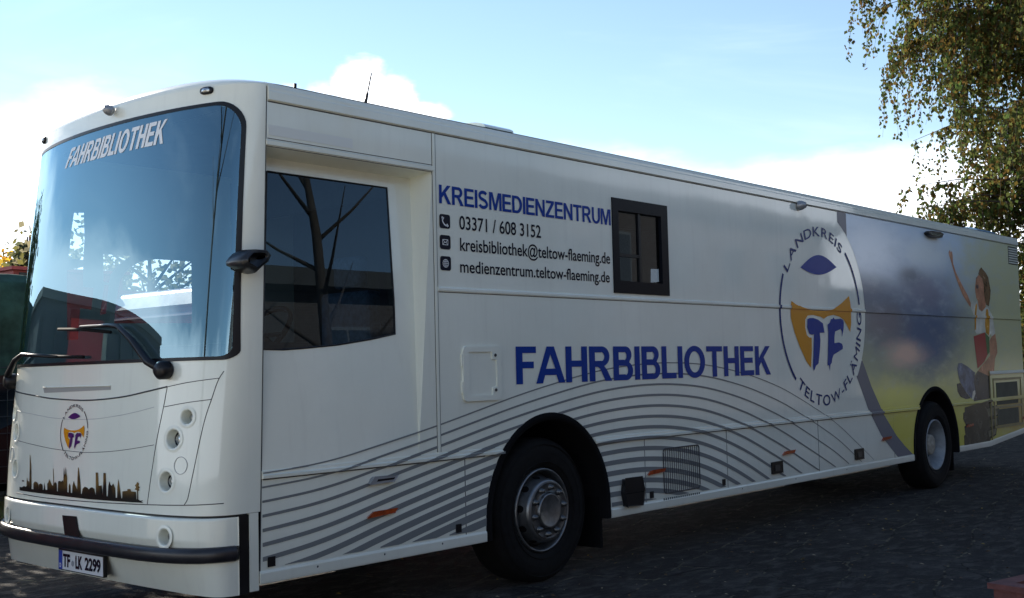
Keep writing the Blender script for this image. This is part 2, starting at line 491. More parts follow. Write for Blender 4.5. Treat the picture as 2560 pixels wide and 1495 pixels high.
# cab head panel above the recess, recess soffit, chamfered wall
b.add([(seam_x(2.83), 0, 2.835), (1.40, 0, 2.835), (1.40, 0, ZG), (seam_x(ZG), 0, ZG)], [(0, 1, 2, 3)])
b.add([(seam_x(2.83), 0, 2.835), (1.40, 0, 2.835), (1.37, .18, 2.808), (.073, .18, 2.808)], [(3, 2, 1, 0)])
b.add([(1.40, 0, Z0), (1.40, 0, 2.835), (1.37, .18, 2.808), (1.235, 0, 1.0), (1.235, 0, Z0)], [(0, 1, 2, 3, 4)])
b.add([(seam_x(2.8), 0, 2.835), (seam_x(2.8), .18, 2.808), (.0186, 0, 1.0)], [(0, 1, 2)])
# far side with openings (door glazing), rear, floor
op = []
def hole(pts, y=W):
    return [S(px, py, y) for px, py in pts]
def c1(l): return [(x * .33964, 150 + y * .33964) for x, y in l]
def c2(l): return [(x * .33964, 550 + y * .33964) for x, y in l]
H1 = hole(c1([(545, 1125), (617, 1125), (622, 1310), (612, 1472)]) + c2([(502, 280)]) + c1([(513, 1390), (520, 1300)]))
H2 = hole(c2([(492, 372), (612, 345), (612, 460), (612, 492), (690, 500), (672, 660), (590, 650), (580, 760), (575, 880), (495, 885)]))
H3 = hole(c2([(762, 252), (960, 265), (870, 330), (815, 400), (802, 460), (762, 455)]))
H4 = hole(c2([(768, 478), (800, 478), (780, 690), (735, 700)]))
H5 = hole(c2([(1125, 288), (1408, 305), (1412, 600), (1412, 760), (840, 760), (850, 640), (865, 540), (885, 440), (925, 385), (970, 345), (1030, 308)]))
HW = hole([(1627, 672), (1650, 673), (1651, 720), (1627, 719)])
wallpoly = [(-.02, .40), (REAR, .40), (REAR, 3.15), (.08, 3.15)]
allh = [H1, H2, H3, H4, H5, HW]
x_lo = min(p[0] for h in allh for p in h)
v, tr = fill([[(min(.0, x_lo - .05), .40), (REAR, .40), (REAR, 3.206), (.085, 3.206)]] + allh)
b.add([(x, W, z) for x, z in v], [t[::-1] for t in tr])
b.add([(REAR, 0, .49), (REAR, W, .49), (REAR, W, 3.2), (REAR, 0, 3.2)], [(0, 1, 2, 3)])
body = b.build('body', WHITE, bus)
fl = MB()
fl.box(.0, 1.70, .05, W - .05, .80, .84)
fl.box(1.70, REAR - .02, .92, W - .92, .801, .841)
fl.box(1.70, REAR - .02, .06, .92, 1.22, 1.25)
fl.box(1.70, REAR - .02, W - .92, W - .06, 1.22, 1.25)
fl.box(2.20, 2.24, .21, W - .02, .84, 3.1)                     # bulkhead behind the cab
fl.box(3.2, 3.23, .3, W - .6, .84, 2.0)
fl.build('interior_floor', INTER, bus)

# roof with rounded front
ys = [W / 2 * (1 - math.cos(PI * i / 72)) for i in range(73)]
def ztop(y):
    t = abs(y - W / 2) / (W / 2); return 3.205 + .075 * (1 - t ** 5)
rows = []
ZR = 3.19
for k in range(9):
    a = R(90) * k / 8
    rows.append([(fx(y, ZR) + .16 * (1 - math.cos(a)), y, ZR + (ztop(y) - ZR) * math.sin(a)) for y in ys])
for x in (.6, 3, 6, 9, REAR):
    rows.append([(x, y, ztop(y)) for y in ys])
vv = [p for r_ in rows for p in r_]
n = len(ys)
ff = [(i * n + j, (i + 1) * n + j, (i + 1) * n + j + 1, i * n + j + 1) for i in range(len(rows) - 1) for j in range(n - 1)]
roof = mk('roof', vv, ff, WHITE, bus, True)
g = MB()
g.prism([(.004, 3.105), (-.004, 3.098), (-.016, 3.104), (-.016, 3.150), (-.011, 3.158), (-.011, 3.175), (0, 3.200), (.03, 3.212), (.06, 3.20), (.06, 3.12)], .088, REAR)
g.build('roof_rail', WHITE, bus)
g = MB()
for x in (2.06,): 
    g.prism([(.22 + .20 * math.cos(a), 3.215 + .055 * math.sin(a)) for a in [PI * k / 10 for k in range(11)]], 1.95, 2.25)
g.build('roof_hatch', WHITE, bus)
g = MB(); g.prism([(.35 + .22 * math.cos(a), 3.215 + .10 * math.sin(a)) for a in [PI * k / 10 for k in range(11)]], 11.9, 12.6)
g.build('roof_dome', mat('blue_plastic', (.12, .25, .40), .3), bus)

# front mask: grid with the windscreen and the lamps cut out
WB, WT = 1.63, 3.088
wright = [F(600, 880), F(601, 700), F(601, 500), F(600, 330)]
yr = .052
def ws_poly(g=0.0):
    r_ = .10
    pts = []
    x0, x1, z0, z1 = .022 + g, W - .022 - g, WB + g, WT - g
    rb = .05; rt = .16
    pts += arc(x0 + rb, z0 + rb, rb, rb, 180, 270, 6)
    pts += [(x0 + (x1 - x0) * i / 24, z0) for i in range(2, 23)]
    pts += arc(x1 - rb, z0 + rb, rb, rb, 270, 360, 6)
    x0t, x1t = .055 + g, W - .055 - g
    pts += arc(x1t - rt, z1 - rt, rt, rt, 0, 90, 8)
    pts += [(x1t - (x1t - x0t) * i / 24, z1) for i in range(2, 23)]
    pts += arc(x0t + rt, z1 - rt, rt, rt, 90, 180, 8)
    return pts
def inpoly(p, pl):
    c = False; j = len(pl) - 1
    for i in range(len(pl)):
        if (pl[i][1] > p[1]) != (pl[j][1] > p[1]) and p[0] < (pl[j][0] - pl[i][0]) * (p[1] - pl[i][1]) / (pl[j][1] - pl[i][1]) + pl[i][0]:
            c = not c
        j = i
    return c
K3 = .3702
def c3(x, y): return F(x * K3, 950 + y * K3)
LAMPS = []      # (y, z, radius, kind)
for (x, y, rad, kind) in ((1262, 250, .040, 'turn'), (1170, 398, .052, 'head'), (1120, 685, .052, 'head'), (1128, 1060, .043, 'fog')):
    yy, zz = c3(x, y)
    LAMPS += [(yy, zz, rad, kind), (W - yy, zz, rad, kind)]
WSP = ws_poly(.012)
ny, nz_ = 220, 190
gy = [W / 2 * (1 - math.cos(PI * i / ny)) for i in range(ny + 1)]
gz = [.780 + (ZR - .780) * i / nz_ for i in range(nz_ + 1)]
vv = [(fx(y, z), y, z) for z in gz for y in gy]
ff = []
for i in range(nz_):
    for j in range(ny):
        cy_, cz_ = (gy[j] + gy[j + 1]) / 2, (gz[i] + gz[i + 1]) / 2
        if WB < cz_ < WT and inpoly((cy_, cz_), WSP): continue
        if cz_ < WB and any((cy_ - a) ** 2 + (cz_ - c) ** 2 < (rr + .004) ** 2 for a, c, rr, k in LAMPS): continue
        ff.append((i * (ny + 1) + j, (i + 1) * (ny + 1) + j, (i + 1) * (ny + 1) + j + 1, i * (ny + 1) + j + 1))
mask = mk('front_mask', vv, ff, WHITE, bus, True)
# mask lower lip that overhangs the bumper
g = MB()
pl = [on_front(y, .795, -.02) for y in gy]; pl2 = [on_front(y, .735, -.02) for y in gy]
g.add(pl + pl2, [(i, i + 1, len(pl) + i + 1, len(pl) + i) for i in range(len(pl) - 1)])
g.build('mask_lip', SEAM, bus)

# windscreen
def surf_fill(poly_out, off, hole_=None, cell=.06):
    bm = bmesh.new()
    v, tr = fill([poly_out] + ([hole_] if hole_ else []))
    bv = [bm.verts.new((0, p[0], p[1])) for p in v]
    for t in tr:
        try: bm.faces.new([bv[i] for i in t])
        except ValueError: pass
    lo = min(p[0] for p in poly_out); hi = max(p[0] for p in poly_out)
    cs = [y for y in [W / 2 * (1 - math.cos(PI * i / 90)) for i in range(91)] if lo < y < hi]
    for c in cs:
        bmesh.ops.bisect_plane(bm, geom=bm.verts[:] + bm.edges[:] + bm.faces[:], plane_co=(0, c, 0), plane_no=(0, 1, 0))
    z = min(p[1] for p in poly_out) + .1
    while z < max(p[1] for p in poly_out):
        bmesh.ops.bisect_plane(bm, geom=bm.verts[:] + bm.edges[:] + bm.faces[:], plane_co=(0, 0, z), plane_no=(0, 0, 1)); z += .1
    bmesh.ops.remove_doubles(bm, verts=bm.verts[:], dist=.0004)
    for q in bm.verts: q.co = on_front(q.co.y, q.co.z, off)
    for f in bm.faces:
        f.normal_update()
        if f.normal.x > 0: f.normal_flip()
        f.smooth = True
    return bm
def bm_obj(bm, name, m, parent):
    me = bpy.data.meshes.new(name); bm.to_mesh(me); bm.free(); me.materials.append(m)
    o = bpy.data.objects.new(name, me); col.objects.link(o); o.parent = parent; return o
windscreen = bm_obj(surf_fill(ws_poly(.004), .001), 'windscreen', GLASS_F, bus)
bm_obj(surf_fill(ws_poly(-.008), .004, ws_poly(.012)), 'windscreen_seal', BLACK, windscreen)
# black printed band on the near and far edge of the glass
for s_ in (0,):
    pts = [F(x, y) for x, y in ((599, 885), (601, 700), (601, 500), (599, 330))] + [F(x, y) for x, y in ((581, 330), (580, 500), (577, 700), (566, 884))]
    if s_: pts = [(W - a, c) for a, c in pts]
    bm_obj(surf_fill(pts, -.004), 'frit_band', BLACK, windscreen)
# windscreen lettering, slanted heavy capitals
GX = glyphs(.25, .17)
sh, w_ = lettering_shapes('FAHRBIBLIOTHEK', GX, .085)
quad = (F(163, 422), F(408, 359), F(421, 297), F(181, 371))
front_decal('windscreen_lettering', fit(sh, w_, quad), WHITEV, windscreen, .0032)

# lamps
for yy, zz, rad, kind in LAMPS:
    nrm = fn(yy, zz)
    a1 = Vector((0, 1, 0)); a1 = (a1 - nrm * a1.dot(nrm)).normalized(); a2 = nrm.cross(a1)
    cen = on_front(yy, zz, .021 if kind == 'fog' else 0)
    def ringv(r_, off): return [cen + (a1 * math.cos(2 * PI * k / 40) + a2 * math.sin(2 * PI * k / 40)) * r_ + nrm * off for k in range(40)]
    prof = [(rad + .022, .0008), (rad + .010, .0030), (rad + .002, .0026), (rad - .001, -.004), (rad - .003, -.030), (rad * .88, -.058), (rad * .7, -.068)]
    m_ = MB()
    vv = [q for r_, o_ in prof for q in ringv(r_, o_)]
    m_.add(vv, [(i * 40 + k, i * 40 + (k + 1) % 40, (i + 1) * 40 + (k + 1) % 40, (i + 1) * 40 + k) for i in range(len(prof) - 1) for k in range(40)])
    hl = m_.build({'turn': 'turn_lamp', 'head': 'headlight', 'fog': 'fog_lamp'}[kind], WHITE, bus, True)
    m_ = MB()
    pr2 = [(rad * .72, -.066), (rad * .70, -.054), (rad * .50, -.044), (rad * .25, -.040), (.0005, -.039)]
    sh_ = Vector((0, -.25 * rad, 0)) if yy < W / 2 else Vector((0, .25 * rad, 0))
    vv = [q for r_, o_ in pr2 for q in ringv(r_, o_)]
    m_.add(vv, [(i * 40 + k, i * 40 + (k + 1) % 40, (i + 1) * 40 + (k + 1) % 40, (i + 1) * 40 + k) for i in range(len(pr2) - 1) for k in range(40)])
    m_.build('lens', LENS, hl, True)
    if kind == 'head':
        m_ = MB()
        pr2 = [(rad * .86, -.060), (rad * .84, -.050), (rad * .72, -.048), (rad * .70, -.06)]
        vv = [q for r_, o_ in pr2 for q in ringv(r_, o_)]
        m_.add(vv, [(i * 40 + k, i * 40 + (k + 1) % 40, (i + 1) * 40 + (k + 1) % 40, (i + 1) * 40 + k) for i in range(3) for k in range(40)])
        m_.build('bezel', mat('bezel_dark', (.05, .052, .056), .2, metal=.8), hl, True)
# blank round cover between the headlights
for s_ in (0, 1):
    yy, zz = c3(1220, 578)
    if s_: yy = W - yy
    nrm = fn(yy, zz); a1 = Vector((0, 1, 0)); a1 = (a1 - nrm * a1.dot(nrm)).normalized(); a2 = nrm.cross(a1); cen = on_front(yy, zz, 0)
    m_ = MB()
    m_.tube([cen + (a1 * math.cos(2 * PI * k / 40) + a2 * math.sin(2 * PI * k / 40)) * .047 + nrm * .0005 for k in range(41)], .0022, 6)
    m_.build('blank_cover', mat('pale_seam', (.42, .43, .43), .5), bus, True)

# seams of the front mask
def seam_line(pts, name='panel_seam', rad=.0028, sub=10, m=SEAM):
    P2 = [c3(*q) for q in pts]
    # Catmull-Rom through the points
    out = []
    for i in range(len(P2) - 1):
        p0 = P2[max(0, i - 1)]; p1 = P2[i]; p2 = P2[i + 1]; p3 = P2[min(len(P2) - 1, i + 2)]
        for k in range(sub):
            t = k / sub
            out.append(tuple(.5 * (2 * p1[d] + (p2[d] - p0[d]) * t + (2 * p0[d] - 5 * p1[d] + 4 * p2[d] - p3[d]) * t * t + (3 * p1[d] - p0[d] - 3 * p2[d] + p3[d]) * t ** 3) for d in (0, 1)))
    out.append(P2[-1])
    m_ = MB(); m_.tube([on_front(y, z, -.0006) for y, z in out], rad, 6)
    return m_.build(name, m, bus, True)
seam_line([(100, 70), (220, 103), (350, 125), (550, 137), (700, 130), (850, 110), (1000, 76), (1130, 45)], rad=.0050)
seam_line([(110, 205), (220, 230), (350, 255), (500, 266), (650, 262), (800, 240), (920, 215), (1040, 183)], rad=.0020, m=mat('pale_seam', (.42, .43, .43), .5))
seam_line([(110, 405), (220, 435), (350, 463), (500, 483), (600, 489), (750, 482), (900, 463), (1040, 438)], rad=.0020)
seam_line([(1130, 45), (1105, 180), (1060, 400), (1025, 620), (995, 838)], rad=.0030)
seam_line([(1132, 46), (1250, 20), (1380, 0), (1478, -12)], rad=.0024)
seam_line([(1108, 182), (1250, 155), (1428, 131)], rad=.0024)
seam_line([(1512, -60), (1470, 10), (1428, 131), (1385, 260), (1345, 430), (1310, 600), (1275, 770), (1262, 815), (1243, 845)], rad=.0028)
seam_line([(110, 760), (300, 795), (600, 822), (850, 836), (1000, 842), (1243, 846), (1400, 841), (1512, 833)], rad=.0030)
# shallow air slot above the emblem, its recess shade painted as flat grey
sl = [c3(292, 50), c3(750, 38), c3(750, 66), c3(300, 92)]
m_ = surf_fill([(sl[0][0], sl[0][1]), (sl[3][0], sl[3][1] + .004), (sl[2][0], sl[2][1]), (sl[1][0], sl[1][1])], .0015)
bm_obj(m_, 'air_slot', mat('slot_shade_grey', (.33, .32, .30), .5), bus)
m_ = MB(); m_.tube([on_front(sl[0][0] * (1 - t) + sl[1][0] * t, sl[0][1] * (1 - t) + sl[1][1] * t, .002) for t in [i / 12 for i in range(13)]], .005, 6)
m_.build('slot_edge', WHITE, bus, True)

# clearance lamps and roof camera
for s_ in (0, 1):
    yy, zz = F(518, 227)
    if s_: yy = W - yy
    cen = on_front(yy, zz, 0); nrm = fn(yy, zz); a1 = Vector((0, 0, 1)).cross(nrm).normalized(); a2 = nrm.cross(a1)
    m_ = MB()
    prof = [(1.0, .0), (1.0, .010), (.82, .014), (.0, .016)]
    vv = []
    for r_, o_ in prof:
        for k in range(32):
            a = 2 * PI * k / 32; ca, sa = math.cos(a), math.sin(a)
            vv.append(cen + a1 * (.045 * r_ * math.copysign(abs(ca) ** .6, ca)) + a2 * (.022 * r_ * math.copysign(abs(sa) ** .8, sa)) + nrm * o_)
    m_.add(vv, [(i * 32 + k, i * 32 + (k + 1) % 32, (i + 1) * 32 + (k + 1) % 32, (i + 1) * 32 + k) for i in range(3) for k in range(32)])
    cl_ = m_.build('clearance_lamp', BLACK, bus, True)
    m_ = MB()
    vv = []
    for r_, o_ in ((.62, .016), (.5, .020), (.0, .022)):
        for k in range(24):
            a = 2 * PI * k / 24; ca, sa = math.cos(a), math.sin(a)
            vv.append(cen + a1 * (.045 * r_ * math.copysign(abs(ca) ** .6, ca)) + a2 * (.022 * r_ * math.copysign(abs(sa) ** .8, sa)) + nrm * o_)
    m_.add(vv, [(i * 24 + k, i * 24 + (k + 1) % 24, (i + 1) * 24 + (k + 1) % 24, (i + 1) * 24 + k) for i in range(2) for k in range(24)])
    m_.build('lens', LENS, cl_, True)
yy, zz = F(286, 279)
cen = on_front(yy, zz, .03)
m_ = MB(); prof = [(0, -.045), (.018, -.042), (.030, -.022), (.033, 0), (.028, .015), (.0, .02)]
nrm = fn(yy, zz)
m_.lathe([(r_, y_) for r_, y_ in prof], 20)
o = m_.build('front_camera', mat('silver_plastic', (.30, .31, .33), .35, metal=.4), bus, True)
o.matrix_local = Matrix.Translation(cen) @ Matrix.Rotation(R(-90), 4, 'Z') @ Matrix.Rotation(R(-15), 4, 'X')

# bumper
bz = [.345, .38, .42, .46, .50, .54, .57] + [.585 + .008 * i for i in range(21)] + [.750, .763, .767]
def bump_off(z):
    return -.115 + .135 * min(1, (z - .345) / .30) if z < .645 else .020 + .004 * (z - .645) / .13
yb = [y for y in gy]
y_cut = .012
def bx(y, z): return on_front(max(.004, min(W - .004, y)), max(z, .5), 0).x
rows = []
for z in bz:
    o_ = bump_off(z)
    if z == .767: o_ = -.03
    row = []
    for y in yb:
        t = abs(y - W / 2) / (W / 2)
        x = fx(y, z) - o_ * (1 - t ** 6)
        row.append((min(x, -.132), y + (.004 if y < W / 2 else -.004) * 0, z))
    rows.append(row)
n = len(yb)
vv = [p for r_ in rows for p in r_]
ff = []
for i in range(len(rows) - 1):
    for j in range(n - 1):
        cy_, cz_ = (yb[j] + yb[j + 1]) / 2, (bz[i] + bz[i + 1]) / 2
        if any(kk == 'fog' and (cy_ - a) ** 2 + (cz_ - c) ** 2 < (rr_ + .004) ** 2 for a, c, rr_, kk in LAMPS): continue
        ff.append((i * n + j, (i + 1) * n + j, (i + 1) * n + j + 1, i * n + j + 1))
bumper = mk('bumper', vv, ff, WHITE, bus, True)
# side returns: white end strip, black joint strip (both ends)
for s_ in (0, 1):
    y0, y1 = (0.0, .05) if not s_ else (W - .05, W)
    g = MB(); g.box(-.132, -.062, y0 + (.006 if not s_ else 0), y1 - (.006 if s_ else 0), .347, .772); g.build('joint_strip', BLACK, bumper)
    g = MB(); g.box(-.062, -.004, y0, y1, .352, .778); g.build('corner_strip', WHITE, bumper)
g = MB()
ylist = [y for y in gy if .004 < y < W - .004]
def strip_pt(y, dz=0):
    t = abs(y - W / 2) / (W / 2)
    return Vector((min(fx(y, .57) - .012 * (1 - t ** 6), -.14) , y, .565 + .012 * t ** 4))
path = [Vector((-.150, .0, .578))] + [strip_pt(y) for y in ylist] + [Vector((-.150, W, .578))]
sv = []; sf = []
prof = [(-.01, -.044), (.014, -.044), (.028, -.034), (.035, -.013), (.035, .010), (.028, .030), (.015, .039), (-.01, .039)]
for i, q in enumerate(path):
    t = (path[min(len(path) - 1, i + 1)] - path[max(0, i - 1)]); t.z = 0; t.normalize()
    out = Vector((-t.y, t.x, 0))
    sc_ = 1.0 if 2 < i < len(path) - 3 else .9
    for o_, z_ in prof: sv.append(q + out * o_ * sc_ + Vector((0, 0, z_ * sc_)))
k = len(prof)
for i in range(len(path) - 1):
    for j in range(k): sf.append((i * k + j, i * k + (j + 1) % k, (i + 1) * k + (j + 1) % k, (i + 1) * k + j))
sf += [tuple(range(k)), tuple((len(path) - 1) * k + j for j in range(k))[::-1]]
mk('bumper_strip', sv, sf, mat('grey_black_rubber', (.016, .016, .021), .33, spec=.45, var=.2, vscale=12), bumper, True)
# radar cover
q = [c3(447, 912), c3(545, 920), c3(565, 1060), c3(465, 1050)]
front_decal('radar_cover', [[[(y, z) for y, z in q]]], BLACK, bumper, .026)
# number plate
q = [F(146, 1374), F(248, 1395), F(251, 1443), F(150, 1424)]
yc = (q[0][0] + q[1][0]) / 2; zc = (q[0][1] + q[3][1] + q[1][1] + q[2][1]) / 4
wid, hei = .52, .112
pc = Vector((fx(yc, .5) + .035, yc, zc))
plate = MB(); plate.box(-.02, .0, -wid / 2 - .008, wid / 2 + .008, -hei / 2 - .006, hei / 2 + .010)
plate = plate.build('number_plate', BLACK, bus, loc=pc)
def plate_rect(y0, y1, z0, z1, x): return [(x, y0, z0), (x, y1, z0), (x, y1, z1), (x, y0, z1)]
mk('plate_face', plate_rect(-wid / 2, wid / 2, -hei / 2, hei / 2, -.022), [(3, 2, 1, 0)], mat('plate_white', (.62, .63, .65), .5), plate)
mk('blue_band', plate_rect(wid / 2 - .045, wid / 2, -hei / 2, hei / 2, -.0235), [(3, 2, 1, 0)], mat('plate_blue', (.015, .05, .35), .4), plate)
def plate_text(s_, ya, yb_, z0, z1, m, x=-.0245, off=.035):
    v, tr = text_tris(s_, off)
    x0 = min(p[0] for p in v); x1 = max(p[0] for p in v); b0 = min(p[1] for p in v); b1 = max(p[1] for p in v)
    mk('plate_lettering', [(x, ya + (p[0] - x0) / (x1 - x0) * (yb_ - ya), z0 + (p[1] - b0) / (b1 - b0) * (z1 - z0)) for p in v], tr, m, plate)
plate_text('TF', .205, .12, -.039, .039, INK)
plate_text('LK', .055, -.025, -.039, .039, INK)
plate_text('2299', -.055, -.235, -.039, .039, INK)
plate_text('D', wid / 2 - .013, wid / 2 - .032, -.045, -.02, WHITEV)
cc = [(-.0245, .088 + .017 * math.cos(2 * PI * k / 20), -.012 + .017 * math.sin(2 * PI * k / 20)) for k in range(20)]
mk('plate_seal', cc, [tuple(range(20))], mat('seal_grey', (.25, .27, .30), .5), plate)

# ---- rails, seams and fittings on the near side
rub = [(.002, .957), (-.019, .960), (-.020, .976), (-.009, .983), (-.008, 1.000), (.002, 1.004)]
g = MB()
for x0, x1 in ((.02, arch_pts(AR[0], .98)[0][0] - .02), (arch_pts(AR[0], .98)[-1][0] + .02, arch_pts(AR[1], .98)[0][0] - .02), (arch_pts(AR[1], .98)[-1][0] + .02, 11.60)):
    g.prism(rub, x0, x1)
g.prism([(p[0], p[1] + .355) for p in rub], 11.62, REAR)
g.build('rub_rail', WHITE, bus)
g = MB(); g.prism([(.002, 2.052), (-.008, 2.053), (-.0115, 2.060), (-.0115, 2.074), (-.008, 2.081), (.002, 2.083)], 1.43, REAR); g.build('side_rail', WHITE, bus)
g = MB(); g.prism([(.002, 2.838), (-.010, 2.842), (-.010, 2.866), (.002, 2.876)], .075, 1.415); g.build('cab_band', WHITE, bus)
g = MB(); g.prism([(.01, 1.0), (-.004, 1.0), (-.006, 1.02), (-.006, 3.09), (.01, 3.09)], 1.403, 1.425); g.build('pillar_strip', WHITE, bus)
g = MB(); g.prism([(.01, 2.9), (-.0025, 2.9), (-.0025, 2.96), (.01, 2.96)], .09, .72); g.build('sign_tape', mat('tape_white', (.72, .74, .70), .5), bus)
# lower skirt moulding
g = MB()
mold = [(.003, .380), (-.008, .384), (-.010, .395), (-.010, .440), (-.006, .452), (.003, .456)]
for x0, x1 in ((.0, AR[0][0] - AR[0][2] - .012), (AR[0][0] + AR[0][2] + .012, AR[1][0] - AR[1][2] - .012), (AR[1][0] + AR[1][2] + .012, 11.55)):
    g.prism(mold, x0, x1)
k0 = len(g.v)
g.prism(mold, 11.55, REAR)
for i in range(k0, len(g.v)):
    if g.v[i].x > 12: g.v[i].z += .102
g.build('skirt_moulding', WHITE, bus)
# seams
g = MB()
def vs_(x, z0, z1, w=.006): g.box(x - w / 2, x + w / 2, -.0015, .004, z0, z1)
for x in (1.652, 3.720, 4.972, 6.712, 8.525, 11.56): vs_(x, .39 if x < 11 else .46, .955)
vs_(1.40, 1.01, 3.09, .004); vs_(1.432, 1.01, 3.09, .004)
g.box(.09, REAR, -.0015, .004, 3.090, 3.096)
g.box(.03, 1.85, -.0015, .004, .950, .956); g.box(3.25, 9.0, -.0015, .004, .950, .956); g.box(10.4, 11.6, -.0015, .004, .950, .956)
g.box(1.44, REAR, -.0015, .004, 2.046, 2.050)
g.add([(seam_x(.39) - .004, -.0015, .39), (seam_x(.39) + .004, -.0015, .39), (seam_x(3.18) + .003, -.0015, 3.18), (seam_x(3.18) - .003, -.0015, 3.18)], [(0, 1, 2, 3)])
g.box(.085, 1.40, -.0015, .003, 2.878, 2.882); g.box(.08, 1.40, -.0015, .003, 2.833, 2.836)
g.build('panel_seam', SEAM, bus)

# cab window on the tilted side
cw = [T(*q) for q in ((666.4, 428.4), (966.9, 469.9), (984.4, 750), (987.3, 835), (924, 848.6), (843, 862), (762, 870), (708, 874), (656.2, 875))]
cab = [(.0186, 1.0), (1.235, 1.0), (1.37, 2.808), (.073, 2.808)]
v, tr = fill([cab, cw])
cabp = mk('cab_side', [(x, tilt(z), z) for x, z in v], tr, WHITE, bus)
def grow(poly, d):
    cx_ = sum(p[0] for p in poly) / len(poly); cz = sum(p[1] for p in poly) / len(poly)
    return [(p[0] + math.copysign(d, p[0] - cx_), p[1] + math.copysign(d, p[1] - cz)) for p in poly]
v, tr = fill([cw])
cabwin = mk('cab_window', [(x, tilt(z) + .001, z) for x, z in v], tr, GLASS_S, bus)
g = MB(); pts = [Vector((x, tilt(z) - .001, z)) for x, z in cw]
g.tube(pts + [pts[0]], .006, 6); g.build('window_seal', BLACK, cabwin)
side_decal('pillar_trim', [[[(cw[2][0] - .10, 1.83), (cw[2][0] - .015, 1.82), (cw[2][0] - .025, 2.25), (cw[2][0] - .075, 2.25)]]], mat('grille_dark', (.05, .05, .055), .6), cabwin, -.03, rails=False, yf=tilt)

# small sliding window
g = MB()
x0, x1, z0, z1 = 3.380, 4.128, 2.120, 2.846
fw = .085
for a in ((x0 - .012, x1 + .012, z1 - fw, z1 + .012), (x0 - .012, x1 + .012, z0 - .012, z0 + fw), (x0 - .012, x0 + fw * .8, z0 + fw, z1 - fw), (x1 - fw, x1 + .012, z0 + fw, z1 - fw)):
    g.box(a[0], a[1], -.010, .03, a[2], a[3])
sw = g.build('small_window', mat('black_frame', (.006, .007, .011), .3, spec=.12), bus)
g = MB(); g.box(3.735, 3.765, .004, .025, z0 + fw, z1 - fw); g.box(x0 + .07, 3.735, .006, .02, 2.40, 2.425); g.build('mullion', BLACK, sw)
g = MB(); g.box(x0 + .06, x1 - .08, .018, .022, z0 + .08, z1 - .08); g.build('pane', GLASS_W, sw)

# fuel flap with frame
fl_x0, fl_x1, fl_z0, fl_z1 = 1.644, 2.020, 1.326, 1.692
def rr(x0, x1, z0, z1, r_, n=5):
    return arc(x0 + r_, z0 + r_, r_, r_, 180, 270, n) + arc(x1 - r_, z0 + r_, r_, r_, 270, 360, n) + arc(x1 - r_, z1 - r_, r_, r_, 0, 90, n) + arc(x0 + r_, z1 - r_, r_, r_, 90, 180, n)
def ext(name, outer, holes, y0, y1, m, parent, bevel=.0):
    v, tr = fill([outer] + holes)
    vv = [(x, y0, z) for x, z in v] + [(x, y1, z) for x, z in v]; n = len(v)
    ff = [t for t in tr] + [tuple(i + n for i in t[::-1]) for t in tr]
    k = 0
    for pl in [outer] + holes:
        for i in range(len(pl)):
            j = (i + 1) % len(pl); ff.append((k + i, k + j, n + k + j, n + k + i))
        k += len(pl)
    o = mk(name, vv, ff, m, parent)
    if bevel:
        md = o.modifiers.new('bevel', 'BEVEL'); md.width = bevel; md.segments = 2; md.limit_method = 'ANGLE'
    return o
ho = [(1.700, 1.655), (1.700, 1.362)] + [(1.93, 1.362), (1.93, 1.41)] + arc(1.945, 1.425, .015, .015, 270, 180, 3)[::-1][:0] + [(1.975, 1.42), (1.975, 1.60), (1.93, 1.605), (1.93, 1.655)]
flap = ext('fuel_flap', rr(fl_x0, fl_x1, fl_z0, fl_z1, .035), [ho], -.016, .003, WHITE, bus, .006)
ext('flap_panel', [(1.69, 1.35), (1.985, 1.35), (1.985, 1.665), (1.69, 1.665)], [], -.006, .003, WHITE, flap)
for zz in (1.395, 1.632):
    g = MB(); g.lathe([(.011, -.016), (.011, -.021), (.0005, -.022)], 14, (1.958, 0, zz)); g.build('lock', SEAM, flap)
for zz in (1.42, 1.60):
    g = MB(); g.box(fl_x0 - .012, fl_x0 + .004, -.014, 0, zz - .04, zz + .04); g.build('hinge', WHITE, flap)

# door handle, amber side markers, sensors
def slab(pts, name, m, parent=bus, y0=-.018, bev=.005):
    return ext(name, pts, [], y0, .003, m, parent, bev)
h = slab([(.798, .860), (.993, .862), (1.026, .897), (.835, .899), (.82, .89)], 'door_handle', mat('handle_grey', (.30, .32, .35), .3, metal=.3), y0=-.028)
slab([(.85, .872), (.99, .874), (1.0, .885), (.86, .885)], 'grip_recess', BLACK, h, -.0295, 0)
for x0, x1, zc in ((.785, 1.021, .680), (3.742, 3.981, .688), (5.962, 6.194, .687), (8.183, 8.420, .684), (10.72, 10.92, .695), (12.83, 12.98, .70)):
    slab([(x0, zc - .020), (x1 - .02, zc - .012), (x1, zc + .012), (x0 + .05, zc + .010)], 'side_marker', AMBER, y0=-.020)
for x, z in ((.079, .497), (1.578, .503), (3.797, .506), (4.900, .507)):
    slab([(x - .024, z - .026), (x + .024, z - .026), (x + .024, z + .026), (x - .024, z + .026)], 'lashing_cover', BLACK, y0=-.006, bev=.002)
for x0, x1, z0, z1 in ((5.745, 5.946, .507, .613), (7.510, 7.709, .506, .613)):
    vb = slab([(x0, z0), (x1, z0), (x1, z1), (x0, z1)], 'socket_cover', BLACK, y0=-.014, bev=.004)
    slab([(x0 + .05, z0 + .025), (x1 - .06, z0 + .025), (x1 - .06, z1 - .03), (x0 + .05, z1 - .03)], 'latch', mat('dark_grey', (.035, .036, .038), .4), vb, -.019, .002)
slab([(3.407, .661), (3.625, .659), (3.652, .556), (3.628, .453), (3.413, .455), (3.383, .560)], 'filler_cover', BLACK, y0=-.035, bev=.012)
slab([(3.386, .549), (3.645, .546), (3.645, .552), (3.386, .555)], 'cover_ridge', RUBBER, y0=-.038, bev=0)
